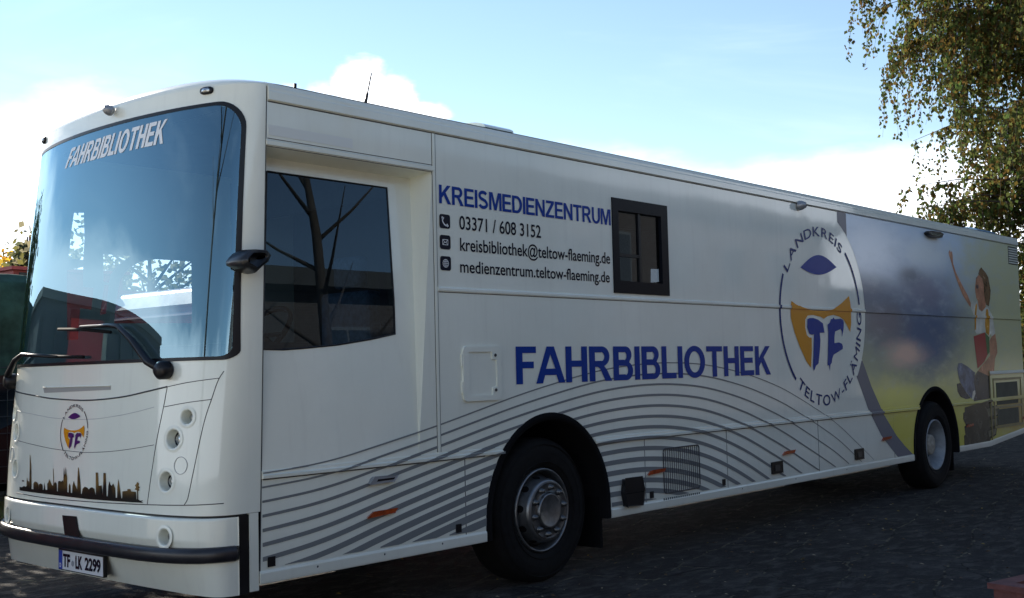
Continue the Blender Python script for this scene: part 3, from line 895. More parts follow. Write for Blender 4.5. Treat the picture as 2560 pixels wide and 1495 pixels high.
# cooling grille of fine vertical wires
g = MB()
gp = rr(3.975, 4.512, .498, .858, .03)
g.tube([Vector((x, -.006, z)) for x, z in gp] + [Vector((gp[0][0], -.006, gp[0][1]))], .005, 6)
for i in range(16):
    x = 4.005 + i * .0315
    g.tube([(x, -.006, .50), (x, -.006, .852)], .0032, 5)
g.build('cooling_grille', mat('grille_dark', (.05, .05, .055), .6), bus)
g = MB()
for i in range(18):
    x = 3.96 + i * .031; g.box(x - .005, x + .005, -.0125, -.009, .446, .462)
g.build('drain_slots', BLACK, bus)
# little rivets and scuff marks low on the skirt
for x in (.40, .92, 1.42, 5.2, 6.2, 7.3):
    g = MB(); g.lathe([(.007, -.010), (.0005, -.013)], 8, (x, 0, .425)); g.build('rivet', SEAM, bus)
# small side camera, round lamp pod and rear vent
g = MB(); g.lathe([(.0, -.07), (.03, -.065), (.045, -.03), (.05, 0)], 18, (6.48, -.012, 3.075)); g.build('side_camera', mat('silver_plastic', (.30, .31, .33), .35, metal=.4), bus, True)
lp = [(9.629, 3.035), (9.70, 3.062), (10.02, 3.066), (10.101, 3.050), (10.05, 3.005), (9.93, 2.990), (9.78, 2.992), (9.68, 3.008)]
lamp = slab(lp, 'side_flood_lamp', BLACK, y0=-.06, bev=.012)
slab([(9.70, 3.02), (9.72, 3.045), (10.03, 3.048), (10.05, 3.03), (9.98, 3.006), (9.77, 3.006)], 'lens', LENS, lamp, -.063, 0)
g = MB()
for i in range(7): g.box(12.62, 12.97, -.008, .003, 2.835 + i * .033, 2.853 + i * .033)
rv = g.build('rear_vent', WHITE, bus)
g = MB(); g.box(12.60, 12.985, -.0035, .003, 2.82, 3.07); g.build('vent_back', BLACK, rv)
# engine doors at the rear
g = MB()
def frame_(x0, x1, z0, z1, w=.035):
    for a in ((x0, x1, z1 - w, z1), (x0, x1, z0, z0 + w), (x0, x0 + w, z0 + w, z1 - w), (x1 - w, x1, z0 + w, z1 - w)):
        g.box(a[0], a[1], -.010, .002, a[2], a[3])
frame_(11.74, 12.86, .60, 1.26, .03)
g.box(11.77, 12.83, -.010, .002, .86, .89)
g.box(11.60, 11.62, -.014, .002, .46, 1.36)
ed = g.build('engine_door', mat('olive_vinyl', (.24, .20, .09), .3, spec=.3, var=.2), bus)
for z0, z1 in ((.905, 1.20), (.635, .845)):
    slab([(11.86, z0), (12.70, z0), (12.70, z1), (11.86, z1)], 'door_grille', mat('grille_olive', (.085, .085, .06), .7, var=.2, bump=.4, bscale=120), ed, -.0075, 0)

# antennas
def antenna(base, tip, r0, r1, foot):
    g = MB(); b0 = Vector(base); t0 = Vector(tip)
    g.tube([b0, b0 + (t0 - b0) * .42, b0 + (t0 - b0) * .43, t0], [r0, r0 * .8, r1, r1], 8)
    return g.build('antenna', BLACK, bus, True)
bq = P(911, 252, .55); tq = P(928.5, 183, .55)
bq.z -= .05
antenna(bq, tq, .012, .005, True)
bq = P(737, 220, .55); bq.z -= .05; tq = P(738, 209, .55)
antenna(bq, tq, .016, .010, True)

# camera mirror pod on the near front pillar
A0 = P(632, 655, -.10)
pod = [(1745, 290), (1770, 258), (1810, 222), (1870, 220), (1945, 226), (1978, 262), (1955, 310), (1900, 352), (1860, 388), (1800, 352), (1748, 328)]
pod = [S(x * .33964, 550 + y * .33964, -.10) for x, y in pod]
v, tr = fill([pod]); n = len(pod)
cx_ = sum(p[0] for p in pod) / n; cz = sum(p[1] for p in pod) / n
lay = [(-.15, .62), (-.14, .88), (-.12, .98), (-.09, 1.0), (-.05, 1.0), (.03, .8)]
vv = [(cx_ + (x - cx_) * s_ + (.0), y_, cz + (z - cz) * s_ * 1.06) for y_, s_ in lay for x, z in pod]
ff = [(i * n + j, i * n + (j + 1) % n, (i + 1) * n + (j + 1) % n, (i + 1) * n + j) for i in range(len(lay) - 1) for j in range(n)] + [tuple(range(n))]
mk('mirror_camera_pod', vv, ff, mat('pod_black', (.018, .019, .023), .32, var=.2), bus, True)
# wipers
def wiper(pts, blade, r0=.016):
    q = [on_front(*F(x, y), .045) for x, y in pts]
    g = MB(); g.tube(q, [r0 * 1.6, r0 * 1.5, r0 * 1.2, r0, r0 * .8, r0 * .6][:len(q)] if len(q) <= 6 else r0, 8)
    w_ = g.build('wiper', BLACK, bus, True)
    q = [on_front(*F(x, y), .022) for x, y in blade]
    g = MB(); g.tube(q, .011, 6); g.build('blade', RUBBER, w_, True)
    hub = on_front(*F(*pts[0]), .02)
    g = MB(); g.lathe([(.052, .01), (.052, -.04), (.035, -.06), (.0005, -.062)], 20)
    o = g.build('pivot', BLACK, w_, True); o.matrix_local = Matrix.Translation(hub) @ Matrix.Rotation(R(-80), 4, 'Z')
    return w_
wiper([(421, 926), (385, 905), (345, 850), (312, 818), (290, 815), (218, 819)], [(155, 824), (215, 824), (285, 831)])
wf = [(170, 886), (246, 886)]
wp = [on_front(2.40, 1.53, .05), on_front(2.37, 1.57, .055), on_front(2.17, 1.665, .05), on_front(2.05, 1.70, .045), on_front(1.55, 1.675, .04)]
g = MB(); g.tube(wp, [.026, .024, .018, .014, .009], 8); w2 = g.build('wiper', BLACK, bus, True)
g = MB(); g.tube([on_front(1.90, 1.692, .022), on_front(1.5, 1.675, .022), on_front(1.25, 1.668, .022)], .011, 6); g.build('blade', RUBBER, w2, True)
g = MB(); g.lathe([(.052, .01), (.052, -.04), (.035, -.06), (.0005, -.062)], 20); o = g.build('pivot', BLACK, w2, True)
o.matrix_local = Matrix.Translation(on_front(2.40, 1.53, .02)) @ Matrix.Rotation(R(-100), 4, 'Z')

# ---- wheels
def wheel(cx_, cz, y0, kind, flip=False):
    t = MB()
    prof = [(.300, .02), (.315, -.004), (.36, -.018), (.43, -.020), (.485, -.008), (.508, .018), (.517, .05), (.517, .24), (.508, .275), (.47, .30), (.3, .30)]
    t.lathe(prof, 72)
    w_ = t.build('wheel', RUBBER, bus, True)
    # tread grooves and side ribs
    g = MB()
    for r_ in (.345, .41, .47): g.lathe([(r_ - .004, -.0155), (r_, -.0225), (r_ + .004, -.0165)], 60)
    g.build('sidewall_ribs', RUBBER, w_, True)
    rim = MB()
    if kind == 'front':
        rim.lathe([(.302, .02), (.300, -.004), (.292, -.010), (.284, -.006), (.276, .02), (.270, .05), (.262, .075)], 72)
        r_ = rim.build('rim', STEEL, w_, True)
        d = MB(); d.lathe([(.264, .085), (.252, .072), (.240, .045), (.226, -.035), (.220, -.052), (.212, -.060), (.204, -.060)], 72); d.build('disc', STEEL, w_, True)
        d = MB(); d.lathe([(.204, -.060), (.200, -.066), (.194, -.062), (.132, -.058), (.128, -.064)], 72); d.build('flange', mat('dark_steel', (.12, .125, .13), .42, metal=.8, var=.2, vscale=20), w_, True)
        d = MB(); d.lathe([(.126, -.055), (.124, -.074), (.117, -.080), (.108, -.075), (.0005, -.073)], 56); d.build('hub', STEEL, w_, True)
        for k in range(10):
            g = MB(); a = 2 * PI * (k + .3) / 10
            g.lathe([(.024, -.058), (.023, -.066), (.017, -.070), (.015, -.090), (.0005, -.092)], 12, (.166 * math.cos(a), 0, .166 * math.sin(a)))
            g.build('wheel_nut', mat('dark_steel', (.12, .125, .13), .42), w_, True)
        for k in range(10):
            g = MB(); a = 2 * PI * (k + .8) / 10
            c_ = Vector((math.cos(a), 0, math.sin(a))); tt = Vector((-math.sin(a), 0, math.cos(a)))
            nn = Vector((c_.x * .98, -.24, c_.z * .98)).normalized(); ax = Vector((c_.x * .24, .97, c_.z * .24)).normalized()
            cc = c_ * .2345 + Vector((0, .012, 0)) + nn * .003
            ring = [cc + tt * math.cos(2 * PI * j / 16) * .026 + ax * math.sin(2 * PI * j / 16) * .030 for j in range(16)]
            g.add(ring, [tuple(range(16))])
            g.build('hand_hole', LINER, w_)
    else:
        rim.lathe([(.302, .02), (.299, -.006), (.290, -.010), (.282, -.002), (.274, .03), (.262, .06), (.252, .12), (.244, .165)], 72)
        r_ = rim.build('rim', mat('chalky_rim', (.26, .29, .32), .5, var=.2, vscale=8), w_, True)
        d = MB(); d.lathe([(.246, .165), (.20, .178), (.15, .18), (.118, .175)], 56); d.build('disc', LINER, w_, True)
        d = MB(); d.lathe([(.122, .178), (.120, .06), (.112, .046), (.102, .042), (.0005, .040)], 56); d.build('hub', mat('hub_dust', (.33, .31, .26), .7, var=.25, vscale=20), w_, True)
        for k in range(10):
            g = MB(); a = 2 * PI * k / 10; g.lathe([(.017, .178), (.016, .15), (.0005, .145)], 10, (.165 * math.cos(a), 0, .165 * math.sin(a)))
            g.build('wheel_nut', BLACK, w_, True)
    w_.location = (cx_, y0, cz)
    if flip: w_.rotation_euler = (0, 0, PI)
    return w_
wheel(2.539, .515, .085, 'front'); wheel(9.79, .515, .035, 'rear')
wheel(2.539, .515, W - .085, 'front', True); wheel(9.79, .515, W - .035, 'rear', True)
for a in AR:
    ring_o = arch_pts(a, .385, 40, .0); ring_i = arch_pts(a, .385, 40, -.045)
    g = MB()
    vv = []; n = len(ring_o)
    for (x, z) in ring_o: vv.append((x, -.012, z))
    for (x, z) in ring_i: vv.append((x, -.006, z))
    for (x, z) in ring_i: vv.append((x, .90, z))
    oo = arch_pts(a, .385, 40, .012)
    for (x, z) in oo: vv.append((x, .002, z))
    g.add(vv, [(i, i + 1, n + i + 1, n + i) for i in range(n - 1)] + [(n + i, n + i + 1, 2 * n + i + 1, 2 * n + i) for i in range(n - 1)] + [(3 * n + i, 3 * n + i + 1, i + 1, i) for i in range(n - 1)])
    g.add([(x, .90, z) for x, z in ring_i], [tuple(range(n))])
    g.build('wheel_arch', LINER, bus, True)
    g = MB(); g.box(a[0] + a[2] - .05, a[0] + a[2] - .02, .06, .42, .16, .55); g.build('mud_flap', LINER, bus)
# dark underbody
g = MB(); g.box(.3, 1.7, .25, W - .25, .34, .78); g.box(3.4, 8.9, .12, W - .12, .36, .78); g.box(10.6, 12.6, .2, W - .2, .42, .78)
g.build('underbody', LINER, bus)

# ---- graphics on the near side
MURAL_M = None
def mural_material():
    m = bpy.data.materials.new('mural_print'); m.use_nodes = True
    t = m.node_tree; b_ = t.nodes['Principled BSDF']
    tcn = N(t, 'ShaderNodeTexCoord'); sp = N(t, 'ShaderNodeSeparateXYZ'); L(t, tcn.outputs['Object'], sp.inputs[0])
    X, Zz = sp.outputs['X'], sp.outputs['Z']
    cmb = N(t, 'ShaderNodeCombineXYZ'); L(t, X, cmb.inputs[0]); L(t, Zz, cmb.inputs[1])
    wv = Noise(t, VMth(t, 'MULTIPLY', cmb.outputs[0], (.55, 1, 1)).outputs[0], 1.6, 4, .55)
    fine = Noise(t, VMth(t, 'MULTIPLY', cmb.outputs[0], (.5, 1.2, 1)).outputs[0], 5, 5, .6)
    Zw = Mth(t, 'ADD', Zz, Mth(t, 'MULTIPLY', Mth(t, 'SUBTRACT', wv, .5), .7))
    ramp = N(t, 'ShaderNodeValToRGB'); L(t, Mth(t, 'DIVIDE', Zw, 3.3), ramp.inputs[0])
    r_ = ramp.color_ramp
    r_.elements[0].position = .12; r_.elements[0].color = (.62, .56, .10, 1)
    r_.elements[1].position = 1.0; r_.elements[1].color = (.62, .78, .95, 1)
    for p_, c_ in ((.28, (.66, .60, .14)), (.36, (.66, .62, .24)), (.45, (.42, .44, .27)), (.62, (.22, .26, .32)), (.74, (.40, .48, .58)), (.86, (.60, .72, .84))):
        e = r_.elements.new(p_); e.color = c_ + (1,)
    c = ramp.outputs[0]
    def bl(c, x, z, rx, rz, colr, k=1.0):
        v_ = VMth(t, 'SUBTRACT', cmb.outputs[0], (x, z, 0)).outputs[0]
        d = VMth(t, 'LENGTH', VMth(t, 'MULTIPLY', v_, (1 / rx, 1 / rz, 1)).outputs[0]).outputs['Value']
        d = Mth(t, 'ADD', d, Mth(t, 'MULTIPLY', Mth(t, 'SUBTRACT', fine, .5), .7))
        return MixC(t, SStep(t, d, 1.0, .1, 0, k), c, colr)
    c = bl(c, 12.6, 2.2, 2.7, 2.4, (.66, .64, .37), .95)
    c = bl(c, 12.0, 2.85, 1.6, .4, (.66, .66, .42), .7)
    c = bl(c, 9.5, 1.75, 1.7, .70, (.10, .15, .26), 1.0)
    c = bl(c, 8.4, 1.95, .9, .35, (.22, .19, .22), .8)
    c = bl(c, 8.95, 1.60, .85, .24, (.85, .56, .43), .95)
    c = bl(c, 9.6, 2.35, 1.2, .4, (.22, .19, .26), .6)
    c = bl(c, 8.2, 2.78, 1.2, .52, (.85, .92, .98), .95)
    c = bl(c, 9.7, 2.78, 1.1, .32, (.80, .86, .86), .85)
    c = bl(c, 8.0, 2.3, 1.0, .25, (.12, .15, .22), .8)
    c = bl(c, 9.2, 2.50, .5, .16, (.10, .13, .18), .7)
    c = bl(c, 8.7, 1.12, 1.0, .18, (.80, .74, .20), .95)
    c = bl(c, 12.6, .75, 1.3, .45, (.48, .31, .12), .85)
    c = MixC(t, Mth(t, 'MULTIPLY', SStep(t, fine, .50, .8), .28), c, (.60, .64, .64))
    L(t, c, b_.inputs['Base Color'])
    b_.inputs['Roughness'].default_value = .16; b_.inputs['Specular IOR Level'].default_value = .45
    return m
EC = (6.88, 2.05); ER = 1.03
def earc(a0, a1, n=24): return arc(EC[0], EC[1], ER, ER, a0, a1, n)
sR = [(7.794, 1.534), (7.997, 1.252), (8.273, .948), (8.593, .693), (8.80, .57), (9.021, .458)]
sL = [(7.633, 1.376), (7.891, 1.012), (8.192, .717), (8.599, .458)]
mural = [(7.538, 3.10), (7.538, 2.842)] + earc(49, -29, 30)[1:] + sR + [(9.056, .458)] + [p for p in arch_pts(AR[1], .458)] + [(10.44, .458), (11.55, .458), (REAR, .558), (REAR, 3.10)]
# remove duplicates
def clean(pl):
    out = []
    for p in pl:
        if not out or math.hypot(p[0] - out[-1][0], p[1] - out[-1][1]) > 1e-4: out.append(p)
    return out
mu = side_decal('mural', [[clean(mural)]], mural_material(), bus, .0015)
side_decal('mural_border', [[clean([(7.33, 3.10), (7.33, 2.978)] + earc(64, 50, 6)[1:] + [(7.538, 2.842), (7.538, 3.10)])]], STRIPEV, mu, .0021)
side_decal('mural_border', [[clean(earc(-41, -30, 5) + sR + sL[::-1])]], STRIPEV, mu, .0021)
#[(7.33, 3.10), (7.33, 2.978)] + earc(64, 50, 6)[1:] + [(7.538, 2.842), (7.538, 3.10)])], [clean(earc(-41, -30, 5) + sR + sL[::-1])]], STRIPEV, mu, .0021)

# swoosh lines
C1 = [(-.05, .985), (.021, .989), (.483, 1.014), (.82, 1.073), (1.377, 1.174), (1.896, 1.285), (2.225, 1.355), (2.61, 1.423), (3.001, 1.488), (3.311, 1.524), (3.568, 1.543), (3.9, 1.556), (4.148, 1.557), (4.436, 1.548), (4.694, 1.531), (5.052, 1.487), (5.502, 1.414), (6.031, 1.291), (6.625, 1.094), (7.145, .901), (7.982, .472), (8.6, .12)]
def interp(tab, x):
    if x <= tab[0][0]: return tab[0][1]
    for (x0, y0), (x1, y1) in zip(tab, tab[1:]):
        if x <= x1: return y0 + (y1 - y0) * (x - x0) / (x1 - x0)
    return tab[-1][1]
def smooth_c1(x):
    n = 9; return sum(interp(C1, x + (i - n // 2) * .05) for i in range(n)) / n
DEL = [(0, .0815), (.48, .073), (1.6, .0665), (2.6, .075), (4.1, .0862), (5.0, .105), (6.0, .1405), (7.0, .155), (8.0, .155)]
for k in range(14):
    shapes = []
    dk = [(x, d) for x, d in DEL]
    def zk(x, k=k): return smooth_c1(x) - k * sum(interp(DEL, x + j * .12) for j in range(-4, 5)) / 9
    def wk(x, k=k):
        base = .0095 + .0030 * min(k, 10) + (.0010 * k if x < 2 else 0)
        fade = .45 + .55 * min(1, max(0, (8.3 - x) / 3.5)) * (min(1, (x + 1.2) / 2.2))
        return base * fade
    xs = [.022 + i * .03 for i in range(int(8.6 / .03))]
    run_u = []; run_l = []
    ZF = .466
    def flush():
        global run_u, run_l
    seg = []
    for x in xs:
        zc_ = zk(x); w_ = wk(x)
        sl_ = (zk(x + .02) - zk(x - .02)) / .04
        hw = w_ / 2 * math.sqrt(1 + sl_ * sl_)
        top, bot = zc_ + hw, zc_ - hw
        inside = False
        for a in AR[:1]:
            if abs(x - a[0]) < a[2] and zc_ + hw < a[1] + a[3] * math.sqrt(max(0, 1 - ((x - a[0]) / a[2]) ** 2)) - .012 : inside = True
        if bot < ZF: bot = ZF
        if top <= ZF + .001 or inside:
            if len(seg) > 1: shapes.append([[(p[0], p[2]) for p in seg] + [(p[0], p[1]) for p in seg[::-1]]])
            seg = []
        else: seg.append((x, top, bot))
    if len(seg) > 1: shapes.append([[(p[0], p[2]) for p in seg] + [(p[0], p[1]) for p in seg[::-1]]])
    for q in shapes: side_decal('swoosh_line', [q], GREYV, bus, .0026)

# blue words
sh, w_ = lettering_shapes('FAHRBIBLIOTHEK', GB, .075)
X0, X1 = 2.186, 5.805
rect = ((X0, 1.426), (X1, 1.426), (X1, 1.691), (X0, 1.691))
side_decal('side_lettering', fit(sh, w_, rect), BLUE, bus, .0040)
sh, w_ = lettering_shapes('KREISMEDIENZENTRUM', GM, .065)
side_decal('heading_lettering', fit(sh, w_, ((1.458, 2.634), (3.352, 2.634), (3.352, 2.758), (1.458, 2.758))), BLUE, bus, .0035)
side_text('phone_lettering', '03371 / 608 3152', (1.645, 2.497, 2.477, 2.566), INK, bus, .012)
side_text('mail_lettering', 'kreisbibliothek@teltow-flaeming.de', (1.648, 3.330, 2.333, 2.418), INK, bus, .012)
side_text('web_lettering', 'medienzentrum.teltow-flaeming.de', (1.645, 3.318, 2.187, 2.268), INK, bus, .012)
# contact icons
def icon(z0):
    return side_decal('contact_icon', [[rr(1.457, 1.558, z0, z0 + .094, .018)]], INK, bus, .0030)
i1 = icon(2.470); i2 = icon(2.332); i3 = icon(2.192)
pth = [(1.486, 2.541), (1.484, 2.525), (1.490, 2.510), (1.502, 2.497), (1.516, 2.490), (1.530, 2.490)]
side_decal('phone_symbol', [[thick(pth, .009)], [thick([(1.478, 2.543), (1.497, 2.534)], .014)], [thick([(1.524, 2.500), (1.537, 2.484)], .014)]], WHITEV, i1, .0040)
side_decal('envelope_symbol', [[rr(1.481, 1.534, 2.360, 2.398, .004), [(1.485, 2.364), (1.485, 2.394), (1.530, 2.394), (1.530, 2.364)][::-1]], [thick([(1.483, 2.396), (1.5075, 2.376), (1.532, 2.396)], .004)], [thick([(1.484, 2.363), (1.501, 2.380)], .0035)], [thick([(1.531, 2.363), (1.514, 2.380)], .0035)]], WHITEV, i2, .0040)
gc = (1.5075, 2.239)
side_decal('globe_symbol', [[arc(gc[0], gc[1], .028, .028, 0, 360, 24)[:-1], arc(gc[0], gc[1], .024, .024, 0, -360, 24)[:-1]], [[(gc[0] - .002, gc[1] - .026), (gc[0] + .002, gc[1] - .026), (gc[0] + .002, gc[1] + .026), (gc[0] - .002, gc[1] + .026)]], [arc(gc[0], gc[1], .014, .026, 0, 360, 20)[:-1], arc(gc[0], gc[1], .0105, .024, 0, -360, 20)[:-1]]] + [[thick([(gc[0] - dx, gc[1] + dz), (gc[0] + dx, gc[1] + dz)], .0035)] for dx, dz in ((.026, .0), (.023, .012), (.023, -.012))], WHITEV, i3, .0040)

# emblem of the district: letters round an oval ring, eye, tusks and the initials
EYE = [(6.469, 2.470)] + [(6.50 + .72 * i / 10 * 1.0, 2.47 + .135 * math.sin(PI * (i + .5) / 11) + .025 * i / 10) for i in range(0)] 
def lens_pts(a, b_, top, bot, n=14):
    pts = []
    for i in range(n + 1):
        t = i / n; x = a[0] + (b_[0] - a[0]) * t; z = a[1] + (b_[1] - a[1]) * t
        pts.append((x, z - bot * math.sin(PI * t)))
    for i in range(n - 1, 0, -1):
        t = i / n; x = a[0] + (b_[0] - a[0]) * t; z = a[1] + (b_[1] - a[1]) * t
        pts.append((x, z + top * math.sin(PI * t)))
    return pts
EYE = lens_pts((6.469, 2.462), (7.263, 2.505), .125, .075)
OR_ = [(6.256, 2.127), (6.35, 2.097), (6.453, 2.073), (6.60, 2.052), (6.737, 2.045), (6.92, 2.046), (7.098, 2.061), (7.24, 2.096), (7.354, 2.137), (7.528, 2.216), (7.556, 2.14), (7.565, 2.057), (7.555, 1.93), (7.525, 1.835), (7.43, 1.926), (7.38, 1.965), (7.28, 1.995), (7.15, 2.010), (7.02, 1.995), (6.93, 1.965), (6.86, 1.985), (6.70, 2.000), (6.58, 1.992), (6.53, 1.95), (6.525, 1.87), (6.55, 1.80), (6.60, 1.775), (6.650, 1.775), (6.645, 1.65), (6.616, 1.475), (6.52, 1.54), (6.392, 1.687), (6.30, 1.82), (6.235, 1.962), (6.235, 2.05)]
T_ = [(6.571, 1.955), (6.62, 1.968), (6.70, 1.970), (6.80, 1.955), (6.904, 1.919), (6.920, 1.87), (6.932, 1.826), (6.827, 1.823), (6.835, 1.75), (6.824, 1.686), (6.80, 1.60), (6.775, 1.52), (6.745, 1.505), (6.719, 1.497), (6.69, 1.46), (6.663, 1.445), (6.655, 1.498), (6.68, 1.65), (6.702, 1.808), (6.65, 1.803), (6.601, 1.814), (6.563, 1.874)]
F_ = [(7.008, 1.907), (7.06, 1.93), (7.085, 1.965), (7.12, 1.965), (7.145, 1.985), (7.17, 1.965), (7.308, 1.974), (7.36, 1.962), (7.378, 1.940), (7.375, 1.88), (7.350, 1.83), (7.322, 1.784), (7.325, 1.84), (7.298, 1.868), (7.22, 1.85), (7.170, 1.839), (7.150, 1.78), (7.144, 1.721), (7.25, 1.728), (7.315, 1.714), (7.336, 1.69), (7.33, 1.660), (7.22, 1.63), (7.118, 1.603), (7.08, 1.56), (7.065, 1.520), (7.035, 1.50), (7.018, 1.438), (7.000, 1.50), (6.971, 1.494), (6.995, 1.65), (7.016, 1.824)]
RC = (6.9, 2.0)
def ring_arc(a0, a1, r0, r1, n=30): return arc(RC[0], RC[1], r1, r1, a0, a1, n) + arc(RC[0], RC[1], r0, r0, a1, a0, n)
RINGS = [[ring_arc(154, 226, .862, .893)], [ring_arc(49, 8.5, .862, .893)]]
def arc_text_tris(s, a0, a1, rbase, rcap, outward):
    """letters set round the ring; returns triangles in emblem (X, z)"""
    parts = []; adv = []
    for ch in s:
        v, tr = text_tris(ch, 0.0 if ch in 'MW' else .010)
        x0 = min(p[0] for p in v); x1 = max(p[0] for p in v); parts.append((v, tr, x0, x1))
    tot = sum(p[3] - p[2] for p in parts) + .14 * (len(s) - 1)
    vv = []; ff = []; x = 0
    for v, tr, x0, x1 in parts:
        mid_ = x + (x1 - x0) / 2
        a = R(a0 + (a1 - a0) * mid_ / tot)
        k = abs(R(a1 - a0)) * (rbase + rcap) / 2 / tot
        hsc = abs(rcap - rbase) / .69
        ra = Vector((math.cos(a), math.sin(a))); ta = Vector((math.sin(a), -math.cos(a))) if a1 < a0 else Vector((-math.sin(a), math.cos(a)))
        up_ = ra if rcap > rbase else -ra
        n0 = len(vv)
        for p in v:
            q = Vector(RC) + ra * rbase + ta * (p[0] - (x0 + x1) / 2) * k + up_ * p[1] * hsc
            vv.append((q.x, q.y))
        ff += [tuple(i + n0 for i in t) for t in tr]
        x += x1 - x0 + .14
    return vv, ff
ET1 = arc_text_tris('LANDKREIS', 150, 54, .80, .895, True)
ET2 = arc_text_tris('TELTOW-FLÄMING', 230, 363, .905, .80, False)
def tri_shapes(vt): return [[[vt[0][i] for i in t]] for t in vt[1]]
emb = side_decal('district_emblem', [[EYE]], BLUE, bus, .0045)
for q in (T_, F_): side_decal('emblem_initial', [[q]], BLUE, emb, .0045)
side_decal('emblem_tusks', [[OR_]], ORANGE, emb, .0038)
side_decal('emblem_ring', RINGS + tri_shapes(ET1) + tri_shapes(ET2), NAVY, emb, .0042)
# the same emblem, smaller, on the front
lt, lb, ll, lr = F(185, 1010), F(185, 1150), F(153, 1085), F(219, 1085)
ecy, ecz = (ll[0] + lr[0]) / 2, (lt[1] + lb[1]) / 2
es = (lt[1] - lb[1]) / 1.80
def fe(pl): return [(ecy - (x - RC[0]) * es, ecz + (z - RC[1]) * es) for x, z in pl]
emf = front_decal('front_emblem', [[fe(EYE)]], PURPLE, bus, .0040)
for q in (T_, F_): front_decal('emblem_initial', [[fe(q)]], PURPLE, emf, .0040)
front_decal('emblem_tusks', [[fe(OR_)]], ORANGE, emf, .0030)
front_decal('emblem_ring', [[fe(p) for p in sp_] for sp_ in RINGS] + [[fe(p) for p in sp_] for sp_ in tri_shapes(ET1) + tri_shapes(ET2)], INK, emf, .0035, cuts=False)

# skyline print on the front
SKY = [(135, 745), (135, 720), (150, 725), (165, 715), (175, 722), (182, 716), (183, 680), (186, 655), (190, 680), (198, 685), (200, 735), (203, 600), (204, 505), (206, 505), (212, 570), (215, 735), (228, 738), (228, 700), (235, 687), (245, 686), (255, 692), (262, 705), (265, 740), (266, 705), (278, 698), (290, 708), (291, 742), (298, 740), (303, 690), (308, 740), (322, 742), (322, 700), (330, 690), (335, 668), (345, 690), (354, 710), (362, 712), (361, 598), (364, 598), (366, 700), (375, 688), (385, 700), (388, 752), (393, 752), (395, 685), (410, 680), (415, 690), (425, 676), (430, 690), (432, 640), (435, 585), (439, 640), (444, 635), (446, 585), (451, 635), (455, 650), (457, 757), (466, 760), (467, 715), (472, 698), (478, 715), (480, 762), (490, 762), (492, 715), (500, 682), (510, 710), (524, 738), (526, 660), (530, 592), (534, 590), (539, 640), (545, 690), (549, 768), (555, 768), (560, 735), (575, 720), (592, 726), (602, 740), (612, 728), (625, 724), (640, 735), (646, 765), (650, 775), (649, 625), (664, 625), (668, 712), (675, 714), (690, 712), (696, 780), (700, 690), (701, 628), (716, 628), (722, 785), (730, 785), (734, 715), (741, 684), (748, 705), (757, 715), (767, 698), (780, 730), (783, 795), (793, 795), (796, 720), (802, 667), (810, 720), (822, 798), (828, 800), (829, 752), (862, 748), (864, 736), (884, 736), (888, 752), (920, 755), (924, 805), (929, 805), (928, 745), (912, 738), (922, 725), (914, 712), (924, 700), (930, 688), (942, 702), (936, 715), (948, 725), (938, 735), (946, 745), (934, 748), (936, 806), (950, 815), (970, 812), (958, 822), (972, 830), (940, 828), (900, 826), (600, 805), (350, 775)]
SK = [c3(*q) for q in SKY]
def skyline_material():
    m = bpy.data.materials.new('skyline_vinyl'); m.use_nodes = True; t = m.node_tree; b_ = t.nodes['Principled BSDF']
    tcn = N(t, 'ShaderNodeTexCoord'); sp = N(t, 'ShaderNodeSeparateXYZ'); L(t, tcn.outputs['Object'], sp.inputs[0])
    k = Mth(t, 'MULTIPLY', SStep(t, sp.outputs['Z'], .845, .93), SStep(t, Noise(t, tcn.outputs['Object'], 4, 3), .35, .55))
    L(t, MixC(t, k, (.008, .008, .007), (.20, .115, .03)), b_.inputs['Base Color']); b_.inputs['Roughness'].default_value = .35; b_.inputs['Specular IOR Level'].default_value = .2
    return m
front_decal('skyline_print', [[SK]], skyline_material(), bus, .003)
g = [[c3(x, y) for x, y in ((152, 676), (165, 678), (165, 686), (152, 685))]]
front_decal('skyline_flag', [g], INK, bus, .003)

# child printed in the mural, sitting on a stack of books
def e8(l): return [S(2300 + x * .38067, 560 + y * .38067) for x, y in l]
SKIN = mat('skin_print', (0.495, 0.225, 0.128), .25, spec=.35, var=.25, vscale=7)
HAIR = mat('hair_print', (0.154, 0.083, 0.039), .25, spec=.35, var=.5, vscale=9)
SHIRT = mat('shirt_print', (0.702, 0.675, 0.567), .25, spec=.35, var=.2, vscale=5)
JEANS = mat('jeans_print', (0.101, 0.128, 0.196), .25, spec=.35, var=.5, vscale=6)
DKJ = mat('dark_jeans_print', (.035, .040, .055), .25, spec=.35, var=.4, vscale=6)
REDB = mat('red_book_print', (0.360, 0.027, 0.039), .25, spec=.35)
GRNB = mat('green_book_print', (0.039, 0.143, 0.052), .25, spec=.35)
ORST = mat('orange_strap_print', (0.624, 0.299, 0.039), .25, spec=.35, var=.2)
BOOKS = mat('book_stack_print', (.05, .048, .038), .25, spec=.35, var=.5, vscale=4)
PAGES = mat('book_pages_print', (.17, .16, .11), .25, spec=.35, var=.4, vscale=8)
side_decal('printed_arm', [[e8([(186, 185), (193, 170), (200, 185), (207, 178), (212, 200), (216, 260), (235, 320), (262, 375), (290, 430), (312, 470), (332, 520), (330, 548), (305, 510), (280, 470), (255, 410), (232, 350), (212, 285), (200, 240), (190, 210)])]], SKIN, mu, .0040)
side_decal('printed_hair', [[e8([(380, 330), (388, 300), (400, 284), (412, 300), (430, 320), (446, 350), (455, 400), (462, 440), (458, 490), (450, 540), (432, 530), (424, 500), (418, 450), (416, 400), (408, 360), (395, 345)])]], HAIR, mu, .0045)
